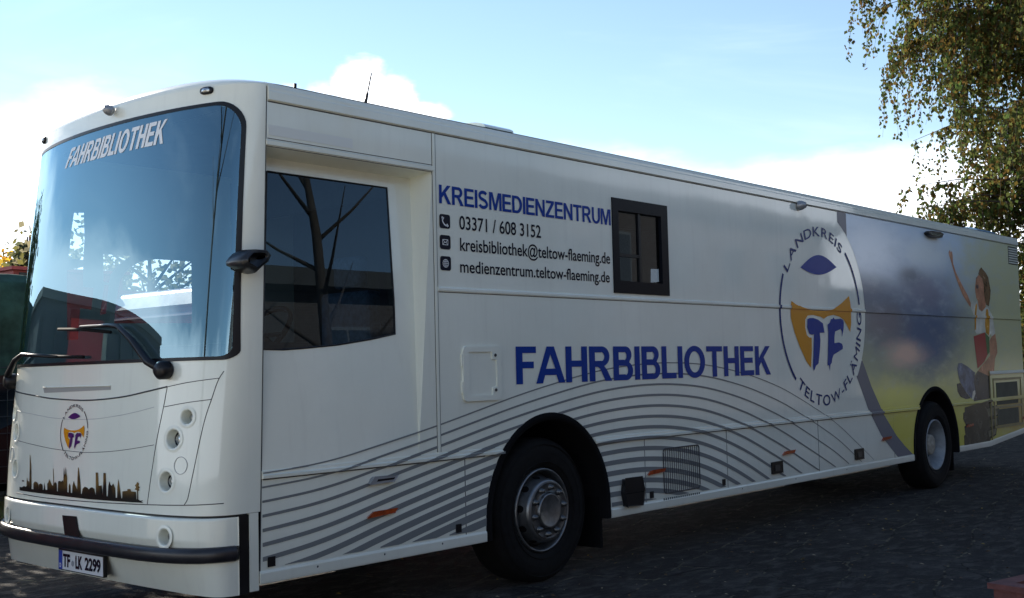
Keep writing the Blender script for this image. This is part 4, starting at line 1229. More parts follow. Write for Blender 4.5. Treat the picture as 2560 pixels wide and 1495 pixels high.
side_decal('printed_face', [[e8([(362, 400), (366, 360), (380, 335), (400, 345), (415, 380), (424, 440), (428, 500), (430, 545), (405, 575), (385, 560), (378, 505), (368, 485), (362, 450), (360, 420)])]], SKIN, mu, .0040)
side_decal('printed_smile', [[e8([(365, 400), (378, 398), (384, 415), (375, 428), (366, 420)])], [e8([(365, 352), (374, 348), (374, 356), (366, 360)])]], mat('smile_print', (.06, .02, .02), .4), mu, .0055)
side_decal('printed_shirt', [[e8([(372, 505), (385, 560), (405, 578), (430, 545), (442, 545), (468, 590), (480, 640), (492, 718), (470, 740), (462, 720), (452, 740), (428, 712), (372, 722), (358, 700), (360, 620), (345, 580), (330, 545), (340, 500), (360, 520)])]], SHIRT, mu, .0035)
side_decal('printed_strap', [[e8([(432, 560), (444, 560), (456, 640), (452, 735), (430, 712), (424, 660), (428, 600)])], [e8([(362, 530), (374, 520), (368, 600), (366, 690), (358, 700), (356, 600)])]], ORST, mu, .0048)
side_decal('printed_forearm', [[e8([(470, 738), (492, 722), (503, 790), (506, 845), (490, 885), (484, 975), (455, 1000), (420, 985), (378, 965), (400, 935), (430, 900), (458, 865), (452, 800), (452, 770)])]], SKIN, mu, .0044)
side_decal('printed_book', [[e8([(350, 738), (424, 712), (440, 860), (420, 905), (376, 950)])]], REDB, mu, .0050)
side_decal('printed_book_back', [[e8([(424, 712), (452, 745), (455, 840), (440, 862)])]], GRNB, mu, .0050)
side_decal('printed_jeans', [[e8([(243, 950), (250, 915), (270, 912), (310, 935), (345, 965), (360, 975), (352, 1040), (362, 1100), (350, 1155), (330, 1140), (290, 1090), (262, 1040), (250, 1000)])]], JEANS, mu, .0044)
side_decal('printed_dark_leg', [[e8([(340, 1075), (355, 1000), (378, 965), (420, 975), (455, 1000), (462, 1060), (462, 1145), (400, 1155), (345, 1165), (362, 1110)])], [e8([(240, 1050), (262, 1045), (295, 1095), (330, 1145), (300, 1150), (265, 1135), (245, 1100)])]], DKJ, mu, .0036)
side_decal('printed_shoe', [[e8([(345, 1100), (358, 1090), (362, 1115), (348, 1155), (338, 1148)])]], SHIRT, mu, .0052)
bk = [(292, 1205), (465, 1150), (475, 1195), (505, 1190), (518, 1215), (508, 1262), (478, 1275), (508, 1268), (508, 1325), (480, 1345), (506, 1330), (498, 1385), (465, 1408), (460, 1428), (290, 1462), (288, 1390), (296, 1385), (290, 1330), (300, 1322), (282, 1280), (282, 1240), (292, 1235)]
side_decal('printed_book_stack', [[e8(bk)]], BOOKS, mu, .0036)
side_decal('printed_pages', [[e8([(440, 1215), (505, 1195), (508, 1250), (448, 1265)])], [e8([(452, 1290), (506, 1272), (502, 1320), (455, 1335)])], [e8([(445, 1360), (500, 1340), (494, 1380), (450, 1400)])]], PAGES, mu, .0046)

# ---- cab interior
g = MB(); g.box(-.12, .35, .10, W - .10, 1.42, 1.60); g.box(-.02, .45, .12, .95, 1.50, 1.72)
g.build('dashboard', INTER, bus)
g = MB(); c_ = Vector((.48, .62, 1.78)); ax = Vector((-.75, 0, .66)); a1 = Vector((0, 1, 0)); a2 = ax.cross(a1)
g.tube([c_ + (a1 * math.cos(2 * PI * k / 32) + a2 * math.sin(2 * PI * k / 32)) * .23 for k in range(33)], .017, 8)
g.tube([c_ - a1 * .23, c_, c_ + a1 * .23], .015, 6); g.tube([c_, c_ - ax * .25], .03, 8)
g.build('steering_wheel', BLACK, bus, True)
def seat(y):
    g = MB(); g.box(.75, 1.25, y - .25, y + .25, 1.30, 1.42); g.box(1.18, 1.32, y - .25, y + .25, 1.42, 2.08); g.box(1.20, 1.30, y - .14, y + .14, 2.10, 2.32); g.box(.85, 1.15, y - .18, y + .18, .84, 1.30)
    o = g.build('driver_seat', SEATM, bus); md = o.modifiers.new('bevel', 'BEVEL'); md.width = .04; md.segments = 3
seat(.65)
g = MB()
g.box(.16, REAR - .1, .02, W - .02, 3.13, 3.15); g.box(1.55, 1.60, .25, W - .05, 2.75, 3.08)
g.build('cab_headliner', INTER, bus)
g = MB()
for i in range(5): g.box(4.4, 6.3, W - .42, W - .40, 1.0 + i * .36, 1.03 + i * .36); g.box(8.3, 12.8, W - .42, W - .40, 1.0 + i * .36, 1.03 + i * .36)
g.box(4.4, 6.3, W - .45, W - .43, .84, 3.0); g.box(8.3, 12.8, W - .45, W - .43, .84, 3.0)
g.build('bookshelf', mat('shelf_wood', (.12, .09, .06), .6, var=.2), bus)

# ------------------------------------------------------------------ SETTING
def ground_material():
    m = bpy.data.materials.new('dark_paving'); m.use_nodes = True
    t = m.node_tree; b_ = t.nodes['Principled BSDF']
    tcn = N(t, 'ShaderNodeTexCoord')
    wob = N(t, 'ShaderNodeTexNoise'); L(t, tcn.outputs['Object'], wob.inputs['Vector']); wob.inputs['Scale'].default_value = 1.1; wob.inputs['Detail'].default_value = 3
    pos = VMth(t, 'ADD', tcn.outputs['Object'], VMth(t, 'MULTIPLY', VMth(t, 'SUBTRACT', wob.outputs['Color'], (.5, .5, .5)).outputs[0], (.34, .34, 0)).outputs[0]).outputs[0]
    rot = N(t, 'ShaderNodeMapping'); L(t, pos, rot.inputs['Vector']); rot.inputs['Rotation'].default_value = (0, 0, R(-14))
    br = N(t, 'ShaderNodeTexBrick'); L(t, rot.outputs[0], br.inputs['Vector'])
    br.inputs['Scale'].default_value = 1.0; br.inputs['Brick Width'].default_value = 1.15; br.inputs['Row Height'].default_value = .62
    br.inputs['Mortar Size'].default_value = .011; br.inputs['Mortar Smooth'].default_value = .3; br.inputs['Bias'].default_value = -.2
    br.inputs['Color1'].default_value = (.018, .018, .019, 1); br.inputs['Color2'].default_value = (.032, .031, .032, 1); br.inputs['Mortar'].default_value = (.007, .007, .007, 1)
    big = Noise(t, tcn.outputs['Object'], 1.3, 5, .65)
    medn = Noise(t, VMth(t, 'MULTIPLY', tcn.outputs['Object'], (1, 1.9, 1)).outputs[0], 4.2, 5, .65, .4)
    fine = Noise(t, tcn.outputs['Object'], 26, 5, .7)
    c = MixC(t, Mth(t, 'MULTIPLY', SStep(t, big, .45, .62), .75), br.outputs['Color'], (.010, .010, .011))
    c = MixC(t, Mth(t, 'MULTIPLY', SStep(t, medn, .46, .66), .8), c, (.075, .073, .070))
    c = MixC(t, Mth(t, 'MULTIPLY', SStep(t, fine, .52, .75), .5), c, (.095, .09, .085))
    mossn0 = Noise(t, tcn.outputs['Object'], .8, 3, .5)
    vor = N(t, 'ShaderNodeTexVoronoi', feature='DISTANCE_TO_EDGE'); L(t, VMth(t, 'ADD', VMth(t, 'MULTIPLY', tcn.outputs['Object'], (1, 1.4, 1)).outputs[0], VMth(t, 'MULTIPLY', wob.outputs['Color'], (.9, .9, 0)).outputs[0]).outputs[0], vor.inputs['Vector']); vor.inputs['Scale'].default_value = .9
    crack = Mth(t, 'MULTIPLY', SStep(t, vor.outputs['Distance'], .012, .003), SStep(t, mossn0, .54, .62))
    c = MixC(t, crack, c, (.002, .002, .002))
    # moss and grit lying in the joints
    mossn = Noise(t, tcn.outputs['Object'], 3.4, 3, .6)
    mm = Mth(t, 'MULTIPLY', Mth(t, 'MULTIPLY', br.outputs['Fac'], SStep(t, mossn, .45, .58)), SStep(t, fine, .42, .54))
    c = MixC(t, mm, c, (.15, .145, .105))
    L(t, c, b_.inputs['Base Color']); b_.inputs['Roughness'].default_value = .9; b_.inputs['Specular IOR Level'].default_value = .25
    bn = N(t, 'ShaderNodeBump'); bn.inputs['Strength'].default_value = .9; bn.inputs['Distance'].default_value = .025
    L(t, Mth(t, 'SUBTRACT', Mth(t, 'SUBTRACT', Mth(t, 'ADD', fine, Mth(t, 'MULTIPLY', medn, 2)), crack), br.outputs['Fac']), bn.inputs['Height']); L(t, bn.outputs[0], b_.inputs['Normal'])
    return m
ground = mk('ground', [(-400, -400, 0), (600, -400, 0), (600, 700, 0), (-400, 700, 0)], [(0, 1, 2, 3)], ground_material())
tag(ground, kind='structure')

yard = mk('bounce_slab', [(-60, -11, .004), (-1.9, -11, .004), (-1.9, 9, .004), (-60, 9, .004)], [(0, 1, 2, 3)], mat('bounce_pale', (.56, .49, .36), .9, var=.15, vscale=2))  # added unseen pale slab, bounces sunlight up onto the bus front
tag(yard, kind='structure')

# leaf litter and small bits
LIT = [mat('dry_leaf_pale', (.30, .26, .18), .8), mat('dry_leaf_brown', (.12, .075, .035), .8), mat('dry_leaf_yellow', (.30, .22, .05), .8)]
rnd = random.Random(3)
vv = []; ff = []; mi = []
for i in range(1500):
    if i < 1100: x, y = rnd.uniform(-1, 14), rnd.uniform(-3.4, .6) 
    else: x, y = rnd.uniform(-3, 4), rnd.uniform(-1, 7)
    s_ = rnd.uniform(.006, .022); a = rnd.uniform(0, 2 * PI); z = .004
    d1 = Vector((math.cos(a), math.sin(a), 0)); d2 = Vector((-math.sin(a), math.cos(a), 0))
    k = len(vv); c_ = Vector((x, y, z))
    vv += [c_ - d1 * s_, c_ - d2 * s_ * .45 + Vector((0, 0, s_ * .5)), c_ + d1 * s_ + Vector((0, 0, s_ * .3)), c_ + d2 * s_ * .45 + Vector((0, 0, s_ * .2))]
    ff.append((k, k + 1, k + 2, k + 3)); mi.append(rnd.choice((0, 0, 1, 1, 1, 2)))
lit = mk('leaf_litter', vv, ff, LIT); lit.data.polygons.foreach_set('material_index', mi)
tag(lit, 'scattered dry leaves and pale crumbs lying on the dark paving', 'leaves', kind='stuff')

# grass strip by the fence
GR = mat('grass_blade', (.06, .10, .025), .8, var=.3)
vv = []; ff = []
for i in range(9000):
    x = rnd.uniform(-4, 5.2); y = rnd.uniform(6.6, 9.6)
    h_ = rnd.uniform(.04, .13); a = rnd.uniform(0, 2 * PI); w_ = .006
    k = len(vv); dx, dy = math.cos(a), math.sin(a)
    vv += [(x - dx * w_, y - dy * w_, .0), (x + dx * w_, y + dy * w_, .0), (x + dy * h_ * .4, y - dx * h_ * .4, h_)]
    ff.append((k, k + 1, k + 2))
o = mk('grass', vv, ff, GR); tag(o, 'strip of short grass along the wire fence', 'grass', kind='stuff')
v = [(-6, 6.5, .004), (5.4, 6.5, .004), (5.4, 9.7, .004), (-6, 9.7, .004)]
o = mk('verge', v, [(0, 1, 2, 3)], mat('verge_soil', (.05, .055, .028), .95, var=.4, vscale=8)); tag(o, kind='structure')

# wire mesh fence
f_ = empty('wire_fence', (0, 8.6, 0)); tag(f_, 'thin dark wire mesh fence standing in the grass strip behind the bus front', 'fence')
g = MB()
for i in range(75):
    x = -3.5 + i * .12; g.tube([(x, 0, .05), (x, 0, 1.72)], .004, 4, False)
for i in range(9): g.tube([(-3.5, .006, .1 + i * .2), (5.4, .006, .1 + i * .2)], .005, 4, False)
g.build('wire_mesh', mat('fence_green', (.02, .03, .028), .5), f_)
for x in (-3.5, -1.0, 1.5, 4.0):
    g = MB(); g.box(x - .025, x + .025, .015, .065, 0, 1.8); g.build('post', MATS['fence_green'], f_)

# big load under a dark green tarpaulin behind the fence
tp = empty('covered_trailer', (0, 10.6, 0)); tag(tp, 'trailer load wrapped in a wrinkled dark green tarpaulin behind the wire fence', 'trailer')
nx, nz2 = 90, 26
vv = []
prof = [(0, 1.62), (-.02, 2.2), (.02, 2.9), (.25, 3.04), (1.0, 3.10), (1.9, 3.05), (2.1, 2.9), (2.1, 1.6)]
pp = []
for i in range(len(prof) - 1):
    for k in range(5):
        t = k / 5; pp.append((prof[i][0] + (prof[i + 1][0] - prof[i][0]) * t, prof[i][1] + (prof[i + 1][1] - prof[i][1]) * t))
pp.append(prof[-1])
for i in range(nx + 1):
    x = -5 + 9.2 * i / nx
    for j, (y, z) in enumerate(pp):
        w_ = .035 * math.sin(x * 3.1 + z * 5) + .025 * math.sin(x * 7.7 - z * 9 + y * 3) + rnd.uniform(-.008, .008)
        vv.append((x, y + w_, z + w_ * .4))
m_ = len(pp)
ff = [(i * m_ + j, (i + 1) * m_ + j, (i + 1) * m_ + j + 1, i * m_ + j + 1) for i in range(nx) for j in range(m_ - 1)]
ff += [tuple(range(m_)), tuple(nx * m_ + j for j in range(m_))[::-1]]
mk('tarpaulin', vv, ff, mat('tarp_green', (.026, .070, .052), .8, spec=.2, var=.4, vscale=3, bump=.4, bscale=9), tp, True)
g = MB(); g.box(-4.9, 4.1, .1, 2.0, 1.0, 1.62); g.build('trailer_bed', BLACK, tp)
for x in (-3.0, -2.0, 2.6, 3.6):
    g = MB(); g.lathe([(.0005, -.05), (.28, -.05), (.30, 0), (.48, 0), (.5, .05), (.5, .25)], 32, (x, .15, .5)); g.build('wheel', RUBBER, tp, True)
g = MB(); g.box(-4.9, 4.1, .05, .12, .62, 1.0); g.build('side_board', mat('trailer_dark', (.010, .012, .014), .8, spec=.1, var=.3), tp)

# red site hut behind the trailer
hx0 = P(26, 680, 15.0).x; htop = P(48, 667, 15.0).z
ht = empty('red_hut', (hx0, 15.0, 0)); tag(ht, 'red flat roofed hut with a dark window showing above the green tarpaulin', 'hut')
REDP = mat('red_paint', (.30, .035, .03), .5, var=.2)
g = MB(); g.box(.05, 2.2, 0, 2.0, 0, htop - .06); g.build('wall', REDP, ht)
g = MB(); g.box(-.03, 2.3, -.12, 2.15, htop - .06, htop); g.build('roof', mat('red_roof', (.42, .07, .06), .6), ht)
g = MB(); g.box(.16, .46, -.02, .0, htop - .42, htop - .10); g.build('window', mat('hut_glass', (.02, .025, .03), .1), ht)

# black car behind the fence
cr = empty('parked_car', (4.7, 9.55, 0)); tag(cr, 'black car behind the wire fence, half hidden by the bus front', 'car')
prof = [(-2.15, .30), (2.1, .30), (2.2, .55), (2.1, .85), (1.15, .95), (.45, 1.42), (-1.1, 1.46), (-1.95, 1.02), (-2.2, .92), (-2.22, .5)]
v, tr = fill([prof]); n = len(prof)
o = mk('body', [(x, -.85, z) for x, z in v] + [(x, .85, z) for x, z in v], list(tr) + [tuple(i + n for i in t[::-1]) for t in tr] + [(i, (i + 1) % n, n + (i + 1) % n, n + i) for i in range(n)], mat('car_black', (.007, .008, .010), .55, spec=.15), cr)
md = o.modifiers.new('bevel', 'BEVEL'); md.width = .06; md.segments = 3
mk('window', [(x, -.853, z) for x, z in ((-1.6, 1.0), (.85, .98), (.38, 1.36), (-1.05, 1.39))], [(0, 1, 2, 3)], mat('hut_glass', (.02, .025, .03), .1), cr)
for x in (-1.35, 1.35):
    g = MB(); g.lathe([(.0005, -.01), (.18, -.015), (.20, .0), (.30, .0), (.32, .03), (.32, .2)], 28); w_ = g.build('wheel', RUBBER, cr, True, loc=(x, -.88, .32))
    g = MB(); g.lathe([(.0005, -.02), (.17, -.022), (.19, -.012)], 20); g.build('rim', STEEL, w_, True)

# red van parked beyond the bus (seen through its glazing) and another that the front reflects
def red_van(loc, rz, label):
    r_ = empty('parked_van', loc, rz); tag(r_, label, 'van')
    prof = [(-2.6, .35), (2.3, .35), (2.45, .75), (2.35, 1.15), (1.75, 1.35), (1.15, 2.25), (.9, 2.42), (-2.45, 2.45), (-2.6, 2.2)]
    v, tr = fill([prof]); n = len(prof); vv = [(x, -.95, z) for x, z in v] + [(x, .95, z) for x, z in v]
    ff = list(tr) + [tuple(i + n for i in t[::-1]) for t in tr] + [(i, (i + 1) % n, n + (i + 1) % n, n + i) for i in range(n)]
    o = mk('body', vv, ff, mat('van_red', (.26, .018, .018), .35, coat=.4, var=.08), r_)
    md = o.modifiers.new('bevel', 'BEVEL'); md.width = .06; md.segments = 3
    gm = mat('van_glass', (.015, .018, .022), .05)
    for s_ in (-1, 1):
        pl = [(.25, 1.42), (1.58, 1.42), (1.05, 2.18), (.25, 2.18)]
        y_ = s_ * .953
        mk('window', [(x, y_, z) for x, z in pl], [(0, 1, 2, 3) if s_ < 0 else (3, 2, 1, 0)], gm, r_)
        for x in (-1.6, 1.55):
            g = MB(); g.lathe([(.0005, -.02), (.19, -.02), (.21, 0), (.33, 0), (.34, .04), (.34, .2)], 28)
            w_ = g.build('wheel', RUBBER, r_, True, loc=(x, -.96 if s_ < 0 else .96, .34))
            if s_ > 0: w_.rotation_euler = (0, 0, PI)
        g = MB(); g.box(2.36, 2.44, s_ * .7 - .14, s_ * .7 + .14, .8, 1.0); g.build('headlight', LENS, r_)
    for s_ in (-.46, .46):
        g = MB(); g.box(-2.625, -2.55, s_ - .34, s_ + .34, 1.35, 2.0); g.build('rear_window', gm, r_)
    mk('windscreen', [(1.70, -.82, 1.44), (1.70, .82, 1.44), (1.19, .75, 2.22), (1.19, -.75, 2.22)], [(0, 1, 2, 3)], gm, r_)
    return r_
red_van((5.2, 5.4, 0), 0, 'red panel van seen through the bus windscreen, parked beyond the bus')

# pavement and background facade far beyond
# spruce
def leafy(name, clusters, leaf, cnt, mats, parent, rng, droop=0.0, flat=1.0):
    vv = []; ff = []; mi = []
    for (c_, r_, n) in clusters:
        for i in range(n):
            while True:
                q = Vector((rng.uniform(-1, 1), rng.uniform(-1, 1), rng.uniform(-1, 1)))
                if q.length < 1: break
            p = Vector(c_) + Vector((q.x * r_[0], q.y * r_[1], q.z * r_[2]))
            add_leaf(vv, ff, mi, p, leaf * rng.uniform(.6, 1.3), rng, len(mats))
    o = mk(name, vv, ff, mats, parent); o.data.polygons.foreach_set('material_index', mi); return o
def add_leaf(vv, ff, mi, p, s_, rng, nm, hang=.4):
    d = Vector((rng.uniform(-1, 1), rng.uniform(-1, 1), rng.uniform(-1, 1) - hang)).normalized()
    u = d.cross(Vector((rng.uniform(-1, 1), rng.uniform(-1, 1), rng.uniform(-1, 1)))).normalized()
    k = len(vv)
    vv += [p, p + d * s_ * .45 + u * s_ * .38, p + d * s_ * 1.05, p + d * s_ * .45 - u * s_ * .38]
    ff.append((k, k + 1, k + 2, k + 3)); mi.append(rng.randrange(nm))
def leaf_mat(name, colr, tr=.45):
    m = bpy.data.materials.new(name); m.use_nodes = True; t = m.node_tree; t.nodes.clear()
    df = N(t, 'ShaderNodeBsdfDiffuse'); df.inputs[0].default_value = colr + (1,)
    tl = N(t, 'ShaderNodeBsdfTranslucent'); tl.inputs[0].default_value = tuple(min(1, c * 1.3) for c in colr) + (1,)
    mx = N(t, 'ShaderNodeMixShader'); mx.inputs[0].default_value = tr
    L(t, df.outputs[0], mx.inputs[1]); L(t, tl.outputs[0], mx.inputs[2])
    o = N(t, 'ShaderNodeOutputMaterial'); L(t, mx.outputs[0], o.inputs[0]); return m
BARK = mat('bark_brown', (.06, .045, .035), .9, var=.3, bump=.5)
BIRCHB = mat('birch_bark', (.35, .34, .32), .8, var=.5, vscale=5)
def spruce(px, base_y, top_px, width, dist_y, label):
    top = P(px, top_px, dist_y)
    h_ = top.z
    r_ = empty('spruce_tree', (top.x, dist_y, 0)); tag(r_, label, 'tree')
    g = MB(); g.tube([(0, 0, 0), (0, 0, h_ * .5), (0, 0, h_)], [h_ * .018, h_ * .01, .02], 8); g.build('trunk', BARK, r_, True)
    rng = random.Random(11); vv = []; ff = []; mi = []
    tiers = 30
    for i in range(tiers):
        z = h_ * (.15 + .84 * i / tiers); rad = width * (1 - i / tiers) ** .85 + .1
        for k in range(9):
            a = rng.uniform(0, 2 * PI); rr_ = rad * rng.uniform(.6, 1.1)
            for s_ in range(14):
                t = s_ / 13
                p = Vector((math.cos(a) * rr_ * t, math.sin(a) * rr_ * t, z - rr_ * .35 * t + .12 * rr_ * t * t * 2))
                for q in range(3):
                    add_leaf(vv, ff, mi, p + Vector((rng.uniform(-.1, .1), rng.uniform(-.1, .1), rng.uniform(-.12, .05))), .22, rng, 2, 1.2)
    o = mk('crown', vv, ff, [leaf_mat('spruce_a', (.10, .11, .06)), leaf_mat('spruce_b', (.14, .14, .08))], r_); o.data.polygons.foreach_set('material_index', mi)
spruce(69, 0, 592, 1.9, 26, 'grey green spruce rising behind the red hut')
# yellow autumn tree at the far left
top = P(0, 622, 32)
yt = empty('autumn_tree', (top.x - .6, 32, 0)); tag(yt, 'golden yellow autumn tree glowing in the sun at the far left behind the hut', 'tree')
g = MB(); g.tube([(0, 0, 0), (.1, 0, top.z * .5), (0, 0, top.z * .9)], [.2, .13, .04], 8); g.build('trunk', BARK, yt, True)
rng = random.Random(5)
cl_ = [((rng.uniform(-1.6, 1.2), rng.uniform(-1.2, 1.2), top.z * rng.uniform(.55, .95)), (.7, .7, .55), 160) for _ in range(26)]
leafy('crown', cl_, .2, 0, [leaf_mat('gold_a', (.62, .36, .04), .6), leaf_mat('gold_b', (.50, .26, .03), .6), leaf_mat('gold_c', (.40, .30, .05), .6)], yt, rng)
# hedge added beyond the bus to keep sun off the ground at its rear
hg = empty('hedge', (28, 6.2, 0)); tag(hg, 'long dark hedge added beyond the rear of the bus as a sun blocker', 'hedge')
rng = random.Random(9)
cl_ = [((rng.uniform(-15, 15), rng.uniform(-.5, .5), rng.uniform(.2, 3.0)), (.9, .6, .5), 60) for _ in range(150)]
hm = [leaf_mat('hedge_a', (.03, .045, .018), .25), leaf_mat('hedge_b', (.045, .055, .02), .25)]
leafy('foliage', cl_, .16, 0, hm, hg, rng)
g = MB(); g.box(-15, 15, -.35, .35, 0, 3.0); g.build('twig_core', mat('hedge_core', (.012, .014, .008), .95), hg)

# red gate post and a bare tree out in front of the bus: both only show as reflections
gp_ = empty('gate_post', (-1.62, 3.72, 0), R(28)); tag(gp_, 'red steel gate post with a cream edge standing ahead of the bus', 'post')
g = MB(); g.box(-.16, .16, -.08, .08, 0, 2.2); g.build('post_shaft', mat('gate_red', (.72, .035, .025), .4, coat=.5), gp_)
g = MB(); g.box(-.21, -.16, -.08, .08, 0, 2.1); g.build('edge_strip', mat('cream_paint', (.6, .55, .42), .5), gp_)
g = MB(); g.box(-.22, .18, -.1, .1, 2.2, 2.27); g.build('cap', BLACK, gp_)
bt_ = empty('bare_tree', (-6.1, .95, 0)); tag(bt_, 'bare tree trunk ahead of the bus, mirrored in the edge of the windscreen', 'tree')
g = MB(); g.tube([(0, 0, 0), (.03, .02, 2), (-.05, .08, 4), (.05, .0, 6.5), (0, .1, 9)], [.17, .14, .12, .09, .03], 10); g.build('trunk', BARK, bt_, True)
for k in range(9):
    a = k * 2.4; z = 3.6 + k * .55
    g = MB(); g.tube([(0, 0, z), (math.cos(a) * .8, math.sin(a) * .8, z + .6), (math.cos(a) * 1.9, math.sin(a) * 1.9, z + 1.6)], [.05, .03, .008], 6); g.build('limb', BARK, bt_, True)

# shrub added out of frame on the sunny side to shade the paving
sh_ = empty('shade_shrub', (.75, 8.7, 0)); tag(sh_, 'dense leafy shrub added out of frame to shade the paving ahead of the bus', 'shrub')
rng = random.Random(31)
cl_ = [((rng.uniform(-1.1, .7), rng.uniform(-.8, .8), rng.uniform(.6, 3.6)), (.55, .55, .5), 150) for _ in range(36)]
leafy('foliage', cl_, .15, 0, [leaf_mat('shrub_a', (.05, .08, .025), .3), leaf_mat('shrub_b', (.08, .09, .03), .3)], sh_, rng)
g = MB()
for k in range(6): g.tube([(0, 0, 0), (math.cos(k) * .3, math.sin(k) * .3, 1.5), (math.cos(k) * .7, math.sin(k) * .6, 3.2)], [.05, .035, .01], 6)
g.build('stems', BARK, sh_, True)

# thin chimney
cq = P(85.5, 590, 30)
ch = empty('chimney', (cq.x, 30, 0)); tag(ch, 'slender brown chimney stack between the spruce and the bus windscreen', 'chimney')
g = MB(); g.tube([(0, 0, 0), (0, 0, cq.z)], [.22, .16], 10); g.build('stack', mat('chimney_brick', (.25, .12, .08), .8, var=.2), ch)

# trees far beyond the bus, seen through its glazing
bare = leaf_mat('bare_twig_leaf', (.30, .27, .16), .4)
for i, (x, y, h_) in enumerate(((11.6, 20.2, 5.6), (13.6, 19.2, 5.2), (10.0, 21.4, 5.4))):
    r_ = empty('roadside_tree', (x, y, 0)); tag(r_, ['thin leaved tree beyond the red van, seen through the windscreen', 'pale tree beyond the bus, seen through the middle of the windscreen', 'sparse tree seen through the left part of the windscreen'][i], 'tree')
    g = MB(); g.tube([(0, 0, 0), (.1, .1, h_ * .5), (0, 0, h_ * .85)], [.18, .12, .03], 8)
    rng = random.Random(20 + i); cls = []
    for k in range(18):
        a = rng.uniform(0, 2 * PI); z = h_ * rng.uniform(.25, .7); e = Vector((math.cos(a) * h_ * .25, math.sin(a) * h_ * .25, z + h_ * .2))
        g.tube([(0.05, 0.05, z), e * .6 + Vector((0, 0, z * .4)), e], [.05, .03, .012], 5); cls.append((e, (.9, .9, .7), 55))
    g.build('trunk', BARK, r_, True)
    leafy('crown', cls, .17, 0, [bare, leaf_mat('olive_leaf', (.17, .16, .05), .4)], r_, rng)
# orange walled house seen through the door glass
hs = empty('house', (3.4, 30, 0)); tag(hs, 'orange walled house far beyond the bus, seen through the door glass', 'house')
g = MB(); g.box(-3, 4, 0, 6, 0, 4.4); g.build('wall', mat('orange_render', (.42, .20, .10), .8, var=.15), hs)
g = MB(); g.add([(-3.3, -.4, 4.4), (4.3, -.4, 4.4), (4.3, 6.4, 4.4), (-3.3, 6.4, 4.4), (-3.3, 3, 6.6), (4.3, 3, 6.6)], [(0, 1, 5, 4), (2, 3, 4, 5), (0, 4, 3), (1, 2, 5)]); g.build('roof', mat('tile_red', (.22, .08, .05), .8, var=.2), hs)
for x in (-1.8, .4, 2.6):
    g = MB(); g.box(x - .5, x + .5, -.04, 0, 1.3, 2.7); g.build('window', mat('house_glass', (.03, .035, .04), .1), hs)

# ---- weeping birch on the right
def birch(loc, rz, label, rng):
    r_ = empty('birch_tree', loc, rz); tag(r_, label, 'tree')
    H = 13.0
    g = MB(); tr_ = [Vector((math.sin(z * .35) * .25, math.cos(z * .3) * .2, z)) for z in [H * i / 14 for i in range(15)]]
    g.tube(tr_, [.26 * (1 - i / 15) + .02 for i in range(15)], 12); g.build('trunk', BIRCHB, r_, True)
    lb = MB(); vv = []; ff = []; mi = []
    tw = MB()
    for k in range(200):
        z0 = H * rng.uniform(.16, .97); a = rng.uniform(0, 2 * PI)
        ln = (1 - abs(z0 / H - .60) * .75) * rng.uniform(2.8, 5.4)
        d = Vector((math.cos(a), math.sin(a), 0)); rise = rng.uniform(.2, .85)
        b0 = Vector((math.sin(z0 * .35) * .25, math.cos(z0 * .3) * .2, z0))
        pts = [b0 + d * ln * t + Vector((0, 0, ln * (rise * t - rise * .75 * t * t))) + Vector((rng.uniform(-.1, .1), rng.uniform(-.1, .1), 0)) for t in (0, .25, .5, .75, 1)]
        lb.tube(pts, [.045, .03, .02, .011, .005], 6)
        for j in range(30):
            t = rng.uniform(.15, 1.0); i = min(3, int(t * 4)); q = pts[i].lerp(pts[i + 1], t * 4 - i)
            dl = rng.uniform(.5, 1.9); sw = Vector((rng.uniform(-.5, .5), rng.uniform(-.5, .5), 0)) + d * .25
            tp_ = [q + sw * s_ * .8 + Vector((0, 0, .10 * s_ - dl * s_ * s_)) for s_ in (0, .25, .5, .75, 1)]
            tw.tube(tp_, [.006, .005, .004, .003, .002], 3, False)
            for m__ in range(int(36 * dl)):
                s_ = rng.uniform(.08, 1.0); i2 = min(3, int(s_ * 4)); q2 = tp_[i2].lerp(tp_[i2 + 1], s_ * 4 - i2)
                add_leaf(vv, ff, mi, q2 + Vector((rng.uniform(-.07, .07), rng.uniform(-.07, .07), rng.uniform(-.05, .03))), rng.uniform(.055, .105), rng, 6, 1.2)
    lb.build('limbs', BARK, r_, True); tw.build('twigs', BARK, r_)
    ms = [leaf_mat('birch_olive', (.105, .125, .038)), leaf_mat('birch_green', (.075, .12, .034)), leaf_mat('birch_dark', (.055, .065, .026)), leaf_mat('birch_brown', (.10, .062, .022)), leaf_mat('birch_olive2', (.12, .13, .04)), leaf_mat('birch_gold', (.14, .10, .025))]
    o = mk('crown', vv, ff, ms, r_); o.data.polygons.foreach_set('material_index', mi)
    return r_
C, d = ray(2812, 600)
loc = C + d * 21.0
bt = birch((loc.x, loc.y, 0), 0, 'tall weeping birch with drooping olive and brown leaves hanging over the rear of the bus', random.Random(42))

def copy_tree(o, parent=None):
    c = o.copy(); col.objects.link(c); c.parent = parent
    for ch in list(o.children): copy_tree(ch, c)
    return c
b2 = copy_tree(bt); b2.location = (40, -10.5, 0); b2.rotation_euler = (0, 0, R(130))
b2['label'] = 'second weeping birch beside the brick building, mirrored in the mural side of the bus'
bt['group'] = b2['group'] = 'birches around the yard'

